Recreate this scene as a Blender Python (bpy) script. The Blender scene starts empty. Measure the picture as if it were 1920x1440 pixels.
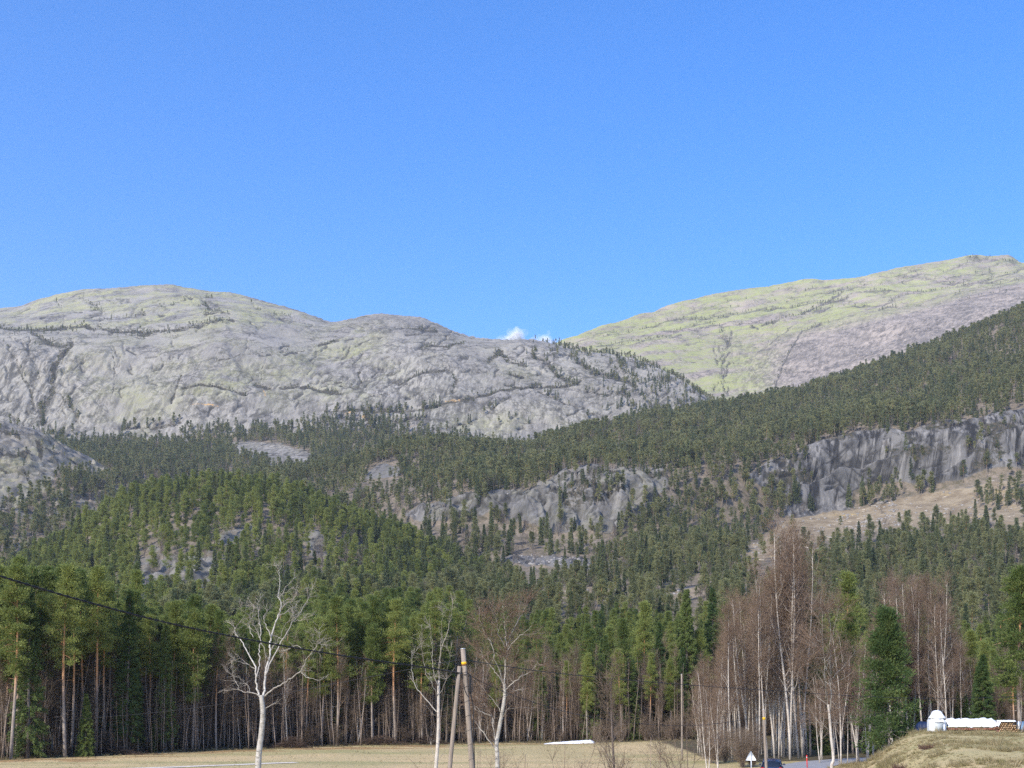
import bpy, math, random
import numpy as np
from mathutils import Vector, Matrix

# ------------------------------------------------------------------ camera, sky, sun, exposure
SC = bpy.context.scene
COL = SC.collection
FPX, CX, CY, HOR = 2200.0, 960.0, 720.0, 1308.0          # focal length, centre and eye level in photo pixels
PITCH = math.radians(3.5)                                # nearly level camera, framed upward by lens shift: stems stay upright
CY = HOR - FPX * math.tan(PITCH)
cam_data = bpy.data.cameras.new('camera')
cam_data.sensor_width = 36.0
cam_data.lens = 36.0 * FPX / 1920.0
cam_data.shift_y = (CY - 720.0) / 1920.0
cam_data.clip_start = 0.5
cam_data.clip_end = 60000.0
cam = bpy.data.objects.new('camera', cam_data)
cam.location = (0, 0, 0)
cam.rotation_euler = (math.pi / 2 + PITCH, 0, 0)
COL.objects.link(cam)
SC.camera = cam

SUN_EL = math.radians(37.0)
SUN_AZ = math.radians(214.0)       # compass-like, clockwise from +Y: the sun stands behind the camera to the left
world = bpy.data.worlds.new('World')
SC.world = world
world.use_nodes = True
wn = world.node_tree
sky = wn.nodes.new('ShaderNodeTexSky')
sky.sky_type = 'NISHITA'
sky.sun_disc = False
sky.sun_elevation = SUN_EL
sky.sun_rotation = SUN_AZ
sky.altitude = 300.0
sky.air_density = 1.0
sky.dust_density = 1.2
sky.ozone_density = 3.0
bg = wn.nodes['Background']
bg.inputs['Strength'].default_value = 0.15
hs = wn.nodes.new('ShaderNodeHueSaturation'); hs.inputs['Saturation'].default_value = 1.38; hs.inputs['Hue'].default_value = 0.511; hs.inputs['Value'].default_value = 1.07
wn.links.new(sky.outputs[0], hs.inputs['Color'])
wn.links.new(hs.outputs[0], bg.inputs['Color'])

sun_data = bpy.data.lights.new('sun', 'SUN')
sun_data.energy = 3.0
sun_data.angle = math.radians(0.53)
sun_data.color = (1.0, 0.94, 0.84)
sun = bpy.data.objects.new('sun', sun_data)
sd = Vector((math.sin(SUN_AZ) * math.cos(SUN_EL), math.cos(SUN_AZ) * math.cos(SUN_EL), math.sin(SUN_EL)))
sun.rotation_euler = sd.to_track_quat('Z', 'Y').to_euler()
sun.location = (-40, -40, 60)
COL.objects.link(sun)

SC.view_settings.view_transform = 'Standard'
SC.view_settings.look = 'None'
SC.view_settings.exposure = 1.0
SC.view_settings.gamma = 1.0
SC.view_settings.use_curve_mapping = False
SC.render.engine = 'CYCLES'
HAZE = 0.00008
SC.cycles.use_denoising = False
SC.cycles.max_bounces = 5
SC.cycles.diffuse_bounces = 2
SC.cycles.glossy_bounces = 2
SC.cycles.transmission_bounces = 3
SC.cycles.volume_bounces = 0
SC.cycles.transparent_max_bounces = 48

# ------------------------------------------------------------------ helpers
RNG = np.random.default_rng(7)
_c, _s = math.cos(PITCH), math.sin(PITCH)

def at(px, py, Y):
    """photo pixel + distance along the view -> world points"""
    px = np.asarray(px, float); py = np.asarray(py, float); Y = np.asarray(Y, float)
    a = (px - CX) / FPX; b = (CY - py) / FPX
    dy = _c - b * _s; dz = _s + b * _c
    t = Y / dy
    return np.stack(np.broadcast_arrays(a * t, Y * np.ones_like(t), dz * t), -1)

def proj(P):
    P = np.asarray(P, float)
    f = P[..., 1] * _c + P[..., 2] * _s
    u = -P[..., 1] * _s + P[..., 2] * _c
    return CX + FPX * P[..., 0] / f, CY - FPX * u / f

_perm = np.random.default_rng(3).permutation(256)
_perm = np.concatenate([_perm, _perm, _perm]).astype(np.int64)
_grad = np.random.default_rng(4).normal(size=(256, 3)); _grad /= np.linalg.norm(_grad, axis=1)[:, None]

def noise(x, y, z=0.0):
    x, y, z = np.broadcast_arrays(np.asarray(x, float), np.asarray(y, float), np.asarray(z, float))
    xi, yi, zi = np.floor(x).astype(np.int64), np.floor(y).astype(np.int64), np.floor(z).astype(np.int64)
    xf, yf, zf = x - xi, y - yi, z - zi
    u, v, w = (t * t * t * (t * (t * 6 - 15) + 10) for t in (xf, yf, zf))
    out = 0.0
    for i in (0, 1):
        for j in (0, 1):
            for k in (0, 1):
                h = _perm[_perm[_perm[(xi + i) & 255] + ((yi + j) & 255)] + ((zi + k) & 255)]
                g = _grad[h]
                d = g[..., 0] * (xf - i) + g[..., 1] * (yf - j) + g[..., 2] * (zf - k)
                out = out + (u if i else 1 - u) * (v if j else 1 - v) * (w if k else 1 - w) * d
    return out * 1.6

def fbm(x, y, z=0.0, o=4, g=0.5):
    t, a, n = 0.0, 1.0, 0.0
    for k in range(o):
        t = t + a * noise(x * 2 ** k + 17.3 * k, y * 2 ** k - 9.1 * k, z * 2 ** k + 3.7 * k)
        n += a; a *= g
    return t / n * 1.3

def sstep(a, b, x):
    t = np.clip((x - a) / (b - a), 0, 1)
    return t * t * (3 - 2 * t)

def mesh_np(name, V, F, mats=(), mi=None, smooth=False):
    """mesh from vertex array and face array (n,k) or a list of such arrays"""
    if not isinstance(F, (list, tuple)): F = [F]
    F = [np.asarray(f, np.int32) for f in F if len(f)]
    V = np.asarray(V, np.float32)
    me = bpy.data.meshes.new(name)
    me.vertices.add(len(V)); me.vertices.foreach_set('co', V.ravel())
    li = np.concatenate([f.ravel() for f in F]); n = np.concatenate([np.full(len(f), f.shape[1], np.int32) for f in F])
    me.loops.add(len(li)); me.loops.foreach_set('vertex_index', li)
    me.polygons.add(len(n))
    st = np.concatenate([[0], np.cumsum(n)[:-1]]).astype(np.int32)
    me.polygons.foreach_set('loop_start', st)
    for m in mats: me.materials.append(m)
    if mi is not None: me.polygons.foreach_set('material_index', np.asarray(mi, np.int32))
    if smooth: me.polygons.foreach_set('use_smooth', np.ones(len(n), bool))
    me.update(calc_edges=True)
    return me

def attr(me, name, vals):
    a = me.attributes.new(name, 'FLOAT', 'POINT')
    a.data.foreach_set('value', np.asarray(vals, np.float32).ravel())

def obj(name, me, parent=None, loc=None, rz=0.0, sc=None):
    o = bpy.data.objects.new(name, me)
    COL.objects.link(o)
    if parent is not None: o.parent = parent
    if loc is not None: o.location = [float(t) for t in loc]
    if rz: o.rotation_euler = (0, 0, float(rz))
    if sc is not None: o.scale = (sc,) * 3 if np.isscalar(sc) else [float(t) for t in sc]
    return o

def tag(o, label, cat, group=None, kind=None):
    o['label'] = label
    if cat: o['category'] = cat
    if group: o['group'] = group
    if kind: o['kind'] = kind
    return o

class MB:
    """collects vertices and faces of one mesh"""
    def __init__(s): s.V = []; s.F = {}; s.n = 0
    def add(s, V, F):
        V = np.asarray(V, float).reshape(-1, 3)
        for f in (F if isinstance(F, (list, tuple)) and len(F) and isinstance(F[0], np.ndarray) and F[0].ndim == 2 else [np.asarray(F)]):
            if len(f): s.F.setdefault(f.shape[1], []).append(f + s.n)
        s.V.append(V); s.n += len(V)
    def tube(s, P, R, n=6, cap=True):
        V, F = tube(P, R, n, cap); s.add(V, F)
    def segs(s, P0, P1, R0, R1, n=3):
        V, F = segs(P0, P1, R0, R1, n); s.add(V, F)
    def box(s, c, d, M=None):
        c = np.asarray(c, float); d = np.asarray(d, float) / 2
        V = np.array([[x, y, z] for x in (-1, 1) for y in (-1, 1) for z in (-1, 1)], float) * d
        if M is not None: V = V @ np.asarray(M, float).T
        s.add(V + c, np.array([[0, 1, 3, 2], [4, 6, 7, 5], [0, 4, 5, 1], [2, 3, 7, 6], [0, 2, 6, 4], [1, 5, 7, 3]]))
    def grid(s, G):
        """G (a,b,3) -> quads"""
        a, b = G.shape[:2]
        i = np.arange(a * b).reshape(a, b)
        s.add(G.reshape(-1, 3), np.stack([i[:-1, :-1], i[:-1, 1:], i[1:, 1:], i[1:, :-1]], -1).reshape(-1, 4))
    def mesh(s, name, mats=(), smooth=False):
        V = np.concatenate(s.V); F = [np.concatenate(f) for f in s.F.values()]
        return mesh_np(name, V, F, mats if isinstance(mats, (list, tuple)) else [mats], None, smooth)

def frames(T):
    T = T / (np.linalg.norm(T, axis=-1, keepdims=True) + 1e-9)
    ref = np.where(np.abs(T[..., 2:3]) > 0.9, np.array([1.0, 0, 0]), np.array([0, 0, 1.0]))
    A = np.cross(T, ref); A /= np.linalg.norm(A, axis=-1, keepdims=True) + 1e-9
    return A, np.cross(T, A)

def tube(P, R, n=6, cap=True):
    P = np.asarray(P, float); R = np.broadcast_to(np.asarray(R, float), (len(P),))
    T = np.gradient(P, axis=0)
    T /= np.linalg.norm(T, axis=1, keepdims=True) + 1e-9
    a0, _ = frames(T[:1]); A = np.zeros_like(P); A[0] = a0[0]
    for i in range(1, len(P)):
        v = A[i - 1] - T[i] * (A[i - 1] @ T[i]); A[i] = v / (np.linalg.norm(v) + 1e-9)
    B = np.cross(T, A)
    th = np.arange(n) * 2 * math.pi / n
    V = P[:, None] + R[:, None, None] * (np.cos(th)[None, :, None] * A[:, None] + np.sin(th)[None, :, None] * B[:, None])
    m = len(P); i = np.arange(m * n).reshape(m, n); j = np.roll(i, -1, 1)
    F = [np.stack([i[:-1], j[:-1], j[1:], i[1:]], -1).reshape(-1, 4)]
    V = V.reshape(-1, 3)
    if cap:
        V = np.concatenate([V, P[:1], P[-1:]])
        a = np.stack([j[0], i[0], np.full(n, m * n)], -1); b = np.stack([i[-1], j[-1], np.full(n, m * n + 1)], -1)
        F.append(np.concatenate([a, b]))
    return V, F

def segs(P0, P1, R0, R1, n=3):
    P0 = np.asarray(P0, float).reshape(-1, 3); P1 = np.asarray(P1, float).reshape(-1, 3)
    N = len(P0); R0 = np.broadcast_to(np.asarray(R0, float), (N,)); R1 = np.broadcast_to(np.asarray(R1, float), (N,))
    A, B = frames(P1 - P0)
    th = np.arange(n) * 2 * math.pi / n
    ring = np.cos(th)[None, :, None] * A[:, None] + np.sin(th)[None, :, None] * B[:, None]
    V = np.stack([P0[:, None] + ring * R0[:, None, None], P1[:, None] + ring * R1[:, None, None]], 1).reshape(-1, 3)
    b = (np.arange(N) * 2 * n)[:, None]; k = np.arange(n)[None]; k2 = (k + 1) % n
    return V, np.stack([b + k, b + k2, b + n + k2, b + n + k], -1).reshape(-1, 4)

def leaf_tris(C, D, L, W, rng):
    """small needle-spray triangles: base at C, pointing along D"""
    N = len(C)
    D = D / (np.linalg.norm(D, axis=1, keepdims=True) + 1e-9)
    r = rng.normal(size=(N, 3)); S = np.cross(D, r); S /= np.linalg.norm(S, axis=1, keepdims=True) + 1e-9
    L = np.broadcast_to(np.asarray(L, float), (N,))[:, None]; W = np.broadcast_to(np.asarray(W, float), (N,))[:, None]
    V = np.stack([C - S * W, C + S * W, C + D * L], 1).reshape(-1, 3)
    return V, np.arange(3 * N).reshape(-1, 3)

# ------------------------------------------------------------------ materials
class NT:
    def __init__(s, name, rough=0.9, spec=0.2):
        s.m = bpy.data.materials.new(name); s.m.use_nodes = True
        s.t = s.m.node_tree; s.b = s.t.nodes['Principled BSDF']
        s.b.inputs['Roughness'].default_value = rough
        s.b.inputs['Specular IOR Level'].default_value = spec
        s.tc = s.t.nodes.new('ShaderNodeTexCoord')
    def n(s, ty, **k):
        d = s.t.nodes.new(ty)
        for a, v in k.items(): setattr(d, a, v)
        return d
    def l(s, a, b): s.t.links.new(a, b)
    def val(s, inp, v):
        if isinstance(v, bpy.types.NodeSocket): s.l(v, inp)
        else: inp.default_value = v
    def noise(s, scale, detail=4, rough=0.55, dist=0.0, sxyz=(1, 1, 1), rot=(0, 0, 0), co=None):
        mp = s.n('ShaderNodeMapping', vector_type='TEXTURE'); mp.inputs['Scale'].default_value = tuple(1.0 / t for t in sxyz); mp.inputs['Rotation'].default_value = rot
        s.l(co or s.tc.outputs['Object'], mp.inputs[0])
        d = s.n('ShaderNodeTexNoise'); d.inputs['Scale'].default_value = scale; d.inputs['Detail'].default_value = detail
        d.inputs['Roughness'].default_value = rough; d.inputs['Distortion'].default_value = dist
        s.l(mp.outputs[0], d.inputs['Vector'])
        return d.outputs['Fac']
    def ramp(s, v, a, b):
        d = s.n('ShaderNodeMapRange', interpolation_type='SMOOTHSTEP')
        s.l(v, d.inputs[0]); d.inputs[1].default_value = a; d.inputs[2].default_value = b
        return d.outputs[0]
    def math(s, op, a, b=0.0):
        d = s.n('ShaderNodeMath', operation=op); s.val(d.inputs[0], a); s.val(d.inputs[1], b); return d.outputs[0]
    def mix(s, f, a, b):
        d = s.n('ShaderNodeMix', data_type='RGBA'); s.val(d.inputs[0], f)
        for i, v in ((6, a), (7, b)): s.val(d.inputs[i], (*v, 1) if isinstance(v, tuple) and len(v) == 3 else v)
        return d.outputs[2]
    def mul(s, c, f):
        d = s.n('ShaderNodeMix', data_type='RGBA', blend_type='MULTIPLY'); d.inputs[0].default_value = 1.0
        s.val(d.inputs[6], c); s.val(d.inputs[7], f); return d.outputs[2]
    def at(s, name): return s.n('ShaderNodeAttribute', attribute_name=name).outputs['Fac']
    def rand(s): return s.n('ShaderNodeObjectInfo').outputs['Random']
    def bump(s, h, st, dist):
        d = s.n('ShaderNodeBump'); d.inputs['Strength'].default_value = st; d.inputs['Distance'].default_value = dist
        s.l(h, d.inputs['Height']); s.l(d.outputs[0], s.b.inputs['Normal'])
    def done(s, c): s.val(s.b.inputs['Base Color'], (*c, 1) if isinstance(c, tuple) and len(c) == 3 else c); return s.m

def flat(name, c, rough=0.7, var=0.25, scale=8.0, spec=0.3, metal=0.0, bump=0.0, sxyz=(1, 1, 1)):
    m = NT(name, rough, spec); m.b.inputs['Metallic'].default_value = metal
    f = m.noise(scale, 5, 0.6, sxyz=sxyz)
    if bump: m.bump(f, 0.6, bump)
    return m.done(m.mix(m.ramp(f, 0.3, 0.7), tuple(t * (1 - var) for t in c), tuple(min(1, t * (1 + var)) for t in c)))

def foliage(name, a, b, c):
    m = NT(name, 0.65, 0.25)
    r = m.rand()
    col = m.mix(m.ramp(r, 0.1, 0.95), a, b)
    f = m.noise(0.9, 3)
    col = m.mix(m.math('MULTIPLY', m.ramp(f, 0.45, 0.75), 0.75), col, c)
    tl = m.n('ShaderNodeBsdfTranslucent'); m.l(col, tl.inputs['Color'])            # light passes through sprays of needles
    mx = m.n('ShaderNodeMixShader'); mx.inputs[0].default_value = 0.4
    m.l(m.b.outputs[0], mx.inputs[1]); m.l(tl.outputs[0], mx.inputs[2]); m.l(mx.outputs[0], m.t.nodes['Material Output'].inputs['Surface'])
    return m.done(col)

def rock_mat(name, base, dark, pale, lichen, streak_rot=(0, 0, 0), lich_scale=0.02, bumpd=1.6, lsx=(1, 1, 1), lrot=(0, 0, 0), lt=0.40):
    m = NT(name, 0.95, 0.1)
    n1 = m.noise(0.012, 6, 0.6, 0.1); n2 = m.noise(0.09, 6, 0.65, 0.0); n3 = m.noise(0.6, 4, 0.6)
    c = m.mix(m.ramp(n1, 0.35, 0.65), base, pale)
    c = m.mix(m.math('MULTIPLY', m.ramp(n2, 0.52, 0.72), 0.4), c, dark)
    c = m.mix(m.math('MULTIPLY', m.ramp(m.noise(0.33, 6, 0.75, 0.2, (1, 1, 0.6), streak_rot), 0.52, 0.7), 0.4), c, dark)
    for sc_, rot_, wd_, st_ in ((0.018, (0, 0.9, 0), 0.022, 0.8), (0.03, (0, -0.7, 0), 0.026, 0.7), (0.06, (0, 0.5, 0), 0.04, 0.6), (0.09, (0, -0.2, 0), 0.05, 0.5)):
        ck = m.noise(sc_, 3, 0.55, 0.1, (1, 1, 0.3), rot_)
        ck = m.math('ABSOLUTE', m.math('SUBTRACT', ck, 0.5))
        ck = m.math('MULTIPLY', m.math('SUBTRACT', 1.0, m.ramp(ck, 0.0, wd_)), m.ramp(m.noise(0.025, 4, 0.6), 0.40, 0.56))
        c = m.mix(m.math('MULTIPLY', ck, st_), c, tuple(t * 0.5 for t in dark))
    lf = m.math('MULTIPLY', m.at('lichen'), m.ramp(m.noise(lich_scale, 8, 0.72, 0.3, lsx, lrot), lt, lt + 0.2))
    lf = m.math('MULTIPLY', lf, m.math('ADD', 0.45, m.ramp(m.noise(0.15, 6, 0.7, 0.0, lsx, lrot), 0.35, 0.65)))
    c = m.mix(m.math('MINIMUM', lf, 0.92), c, lichen)
    st = m.noise(0.16, 5, 0.6, 0.15, (1.0, 0.35, 0.045), streak_rot)
    sf = m.math('MULTIPLY', m.at('streak'), m.ramp(st, 0.44, 0.58))
    c = m.mix(sf, c, tuple(t * 0.42 for t in dark))
    st2 = m.noise(0.3, 4, 0.6, 0.1, (1.0, 0.35, 0.04), streak_rot)
    c = m.mix(m.math('MULTIPLY', m.math('MULTIPLY', m.at('streak'), m.ramp(st2, 0.54, 0.66)), 0.6), c, tuple(min(0.6, t * 1.5) for t in pale))
    vn = m.math('ADD', m.at('veg'), m.math('MULTIPLY', m.math('SUBTRACT', m.noise(0.16, 6, 0.8), 0.5), 2.6))
    c = m.mix(m.math('MULTIPLY', m.ramp(m.at('veg'), 0.05, 0.3), m.ramp(vn, 0.55, 0.85)), c, m.mix(m.ramp(n3, 0.35, 0.65), (0.035, 0.038, 0.028), (0.085, 0.072, 0.055)))
    sn = m.math('ADD', m.at('soil'), m.math('MULTIPLY', m.math('SUBTRACT', m.noise(0.05, 6, 0.7), 0.5), 0.9))
    soil = m.mix(m.ramp(m.noise(0.2, 5, 0.7), 0.35, 0.65), (0.10, 0.088, 0.06), (0.21, 0.17, 0.13))
    c = m.mix(m.ramp(sn, 0.4, 0.62), c, soil)
    cut = m.mix(m.ramp(m.noise(0.12, 7, 0.75), 0.35, 0.65), (0.168, 0.13, 0.086), (0.28, 0.228, 0.155))
    cut = m.mix(m.ramp(m.noise(0.05, 4, 0.7), 0.58, 0.7), cut, (0.36, 0.27, 0.13))
    c = m.mix(m.ramp(m.math('ADD', m.at('cut'), m.math('MULTIPLY', m.math('SUBTRACT', m.noise(0.05, 5, 0.7), 0.5), 0.6)), 0.4, 0.6), c, cut)
    c = m.mix(m.math('MULTIPLY', m.ramp(m.at('orange'), 0.3, 0.7), m.ramp(m.noise(0.2, 4, 0.7), 0.4, 0.6)), c, (0.42, 0.27, 0.12))
    c = m.mix(m.math('MULTIPLY', m.ramp(m.at('crack_shade'), 0.15, 0.8), m.math('ADD', 0.32, m.math('MULTIPLY', m.ramp(m.noise(0.08, 4, 0.7), 0.35, 0.6), 0.62))), c, tuple(t * 0.55 for t in dark))  # rock joints and thin shadow lines, both painted dark
    hsum = m.math('ADD', m.math('MULTIPLY', n2, 0.8), m.math('MULTIPLY', n3, 0.2))
    m.bump(hsum, 0.4, bumpd)
    return m.done(c)
# ------------------------------------------------------------------ terrain
def curve(pts, px, smooth=0):
    pts = np.asarray(pts, float)
    v = np.interp(px, pts[:, 0], pts[:, 1])
    if smooth:
        k = np.arange(-3 * smooth, 3 * smooth + 1) ; w = np.exp(-k * k / (2.0 * smooth * smooth)); w /= w.sum()
        v = np.convolve(np.pad(v, 3 * smooth, mode='edge'), w, 'valid')
    return v

def pline_dist(px, py, pl):
    d = np.full(px.shape, 1e9)
    for (x0, y0), (x1, y1) in zip(pl[:-1], pl[1:]):
        dx, dy = x1 - x0, y1 - y0; L = dx * dx + dy * dy + 1e-9
        t = np.clip(((px - x0) * dx + (py - y0) * dy) / L, 0, 1)
        d = np.minimum(d, np.hypot(px - x0 - t * dx, py - y0 - t * dy))
    return d

def in_poly(px, py, poly, soft=0):
    poly = np.asarray(poly, float); c = np.zeros(px.shape, bool)
    j = len(poly) - 1
    for i in range(len(poly)):
        xi, yi, xj, yj = *poly[i], *poly[j]
        c ^= ((yi > py) != (yj > py)) & (px < (xj - xi) * (py - yi) / (yj - yi + 1e-12) + xi); j = i
    if not soft: return c.astype(float)
    d = pline_dist(px, py, list(map(tuple, poly)) + [tuple(poly[0])])
    return np.clip(0.5 + np.where(c, d, -d) / (2.0 * soft), 0, 1)

class Surf: pass

def loft(x0, x1, nu, rows, nvs, crest, smooth_crest=False):
    """rows: (Y curve or number, py curve or number); Catmull-Rom surface through the rows"""
    px = np.linspace(x0, x1, nu)
    K = []
    sm = max(1, int(25 / ((x1 - x0) / nu)))
    for k, (Y, p) in enumerate(rows):
        Yv = np.full(nu, float(Y)) if np.isscalar(Y) else curve(Y, px, sm)
        pv = np.full(nu, float(p)) if np.isscalar(p) else curve(p, px, sm if k != crest else (2 if not smooth_crest else sm))
        K.append(at(px, pv, Yv))
    K = np.stack(K)
    Kp = np.concatenate([2 * K[:1] - K[1:2], K, 2 * K[-1:] - K[-2:-1]])
    out, vv = [], []
    for k in range(len(rows) - 1):
        n = nvs[k]; t = np.arange(n) / n
        if k == len(rows) - 2: t = np.arange(n + 1) / n
        p0, p1, p2, p3 = (Kp[k + i][None] for i in range(4)); t_ = t[:, None, None]
        out.append(0.5 * (2 * p1 + (p2 - p0) * t_ + (2 * p0 - 5 * p1 + 4 * p2 - p3) * t_ ** 2 + (3 * p1 - p0 - 3 * p2 + p3) * t_ ** 3))
        vv.append(k + t)
    s = Surf(); s.G = np.concatenate(out); s.v = np.concatenate(vv); s.crest = crest
    s.px, s.py = proj(s.G)
    return s

def normals(G):
    du = np.gradient(G, axis=1); dv = np.gradient(G, axis=0)
    n = np.cross(du, dv); return n / (np.linalg.norm(n, axis=-1, keepdims=True) + 1e-9)

def finish(s, name, mat, label, attrs):
    s.N = normals(s.G)
    a, b = s.G.shape[:2]
    i = np.arange(a * b).reshape(a, b)
    F = np.stack([i[:-1, :-1], i[:-1, 1:], i[1:, 1:], i[1:, :-1]], -1).reshape(-1, 4)
    me = mesh_np(name, s.G.reshape(-1, 3), F, [mat], smooth=True)
    for k in ('lichen', 'streak', 'veg', 'soil', 'cut', 'orange', 'crack_shade'):
        attr(me, k, attrs.get(k, np.zeros(a * b)) * np.ones((a, b)) if k in attrs else np.zeros(a * b))
    s.A = attrs
    o = obj(name, me); tag(o, label, 'mountain' if 'mountain' in name else 'hillside', kind='structure')
    s.px, s.py = proj(s.G)
    s.o = o
    return o

def slabs(G, amp, wl, ang, warp=1.0, seed=0.0):
    """overlapping exfoliation sheets: a sawtooth across a warped coordinate, 0..amp"""
    x, y, z = G[..., 0], G[..., 1], G[..., 2]
    q = (z * math.cos(ang) + x * math.sin(ang)) / wl + warp * fbm(x / wl / 3 + seed, y / wl / 3, z / wl / 3, 3)
    f = q - np.floor(q)
    return amp * np.where(f < 0.88, f / 0.88, (1 - f) / 0.12)

WALL_SKY = [(-260, 612), (0, 580), (40, 577), (70, 565), (105, 556), (150, 550), (200, 545), (240, 541), (290, 536), (325, 535), (335, 538), (360, 541),
            (400, 548), (430, 549), (460, 555), (490, 563), (520, 573), (560, 584), (590, 594), (610, 602), (625, 605), (650, 600), (680, 593), (720, 592),
            (760, 595), (790, 598), (815, 608), (850, 622), (880, 630), (920, 636), (960, 640), (1000, 641), (1040, 648), (1070, 656), (1110, 664),
            (1150, 671), (1190, 679), (1215, 688), (1240, 698), (1265, 711), (1285, 724), (1305, 740), (1330, 760), (1420, 810)]
DOME_SKY = [(900, 705), (1000, 668), (1055, 641), (1090, 628), (1130, 614), (1180, 603), (1220, 591), (1260, 575), (1300, 563), (1340, 552), (1390, 544),
            (1440, 539), (1490, 531), (1510, 527), (1530, 527), (1545, 532), (1570, 529), (1600, 525), (1640, 515), (1680, 504), (1730, 495), (1780, 487),
            (1810, 481), (1820, 479), (1840, 482), (1870, 484), (1890, 482), (1905, 490), (1908, 496), (1920, 497), (2050, 505), (2300, 540)]
RIDGE = [(300, 940), (540, 908), (600, 893), (660, 878), (720, 863), (780, 850), (830, 848), (900, 857), (960, 859), (1020, 842), (1080, 826), (1150, 807),
         (1200, 801), (1250, 786), (1310, 773), (1400, 769), (1450, 755), (1500, 741), (1570, 723), (1640, 701), (1700, 677), (1760, 653), (1810, 633),
         (1850, 616), (1890, 601), (1920, 589), (2000, 551), (2300, 450)]
SLOPE_CLEAR = None
up = lambda c, d: [(x, y + d) for x, y in c]

M_WALL = rock_mat('grey lichen rock', (0.218, 0.204, 0.184), (0.118, 0.112, 0.103), (0.29, 0.27, 0.238), (0.295, 0.29, 0.155), (0, 0.12, 0), 0.02, 1.6, (1, 1, .6), (0, .5, 0))
M_DOME = rock_mat('green lichen slab rock', (0.25, 0.214, 0.18), (0.165, 0.147, 0.128), (0.34, 0.285, 0.235), (0.285, 0.30, 0.12), (0, 0.6, 0), 0.02, 0.5, (.3, .3, 1.5), (0, -.3, 0), 0.38)
M_BLUFF = rock_mat('dark grey bluff rock', (0.17, 0.158, 0.142), (0.085, 0.08, 0.073), (0.235, 0.218, 0.19), (0.235, 0.225, 0.125), (0, 0.12, 0), 0.03, 1.0)  # bluff rock is itself a darker grey-brown than the wall
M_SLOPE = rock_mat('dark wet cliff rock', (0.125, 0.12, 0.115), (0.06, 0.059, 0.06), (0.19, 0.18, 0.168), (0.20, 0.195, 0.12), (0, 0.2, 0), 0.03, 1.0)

# ---- left mountain with its broad rock wall
s = loft(-260, 1420, 1150, [
    (1000, 1010),
    (1150, [(-260, 880), (0, 880), (200, 890), (400, 895), (540, 900), (700, 900), (1420, 900)]),
    (1420, [(-260, 830), (0, 820), (100, 832), (200, 834), (300, 830), (400, 822), (600, 814), (750, 816), (850, 832), (1000, 845), (1150, 830), (1300, 805), (1420, 830)]),
    (1520, [(-260, 722), (0, 716), (200, 716), (400, 716), (600, 726), (800, 732), (950, 746), (1100, 757), (1250, 768), (1330, 790), (1420, 825)]),
    ([(-260, 1650), (600, 1650), (800, 1640), (1000, 1600), (1200, 1570), (1420, 1540)],
     [(-260, 642), (0, 621), (200, 618), (400, 612), (520, 626), (600, 641), (650, 641), (750, 637), (850, 652), (950, 672), (1050, 688), (1150, 704), (1230, 724), (1300, 762), (1420, 818)]),
    ([(-260, 2200), (300, 2150), (600, 1950), (720, 1900), (850, 1850), (1000, 1800), (1200, 1720), (1420, 1600)], WALL_SKY),
    ([(-260, 2600), (300, 2550), (720, 2300), (1000, 2150), (1420, 1900)], up(WALL_SKY, 70)),
], [8, 22, 96, 84, 88, 6], 5)
WALL = s
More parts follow.
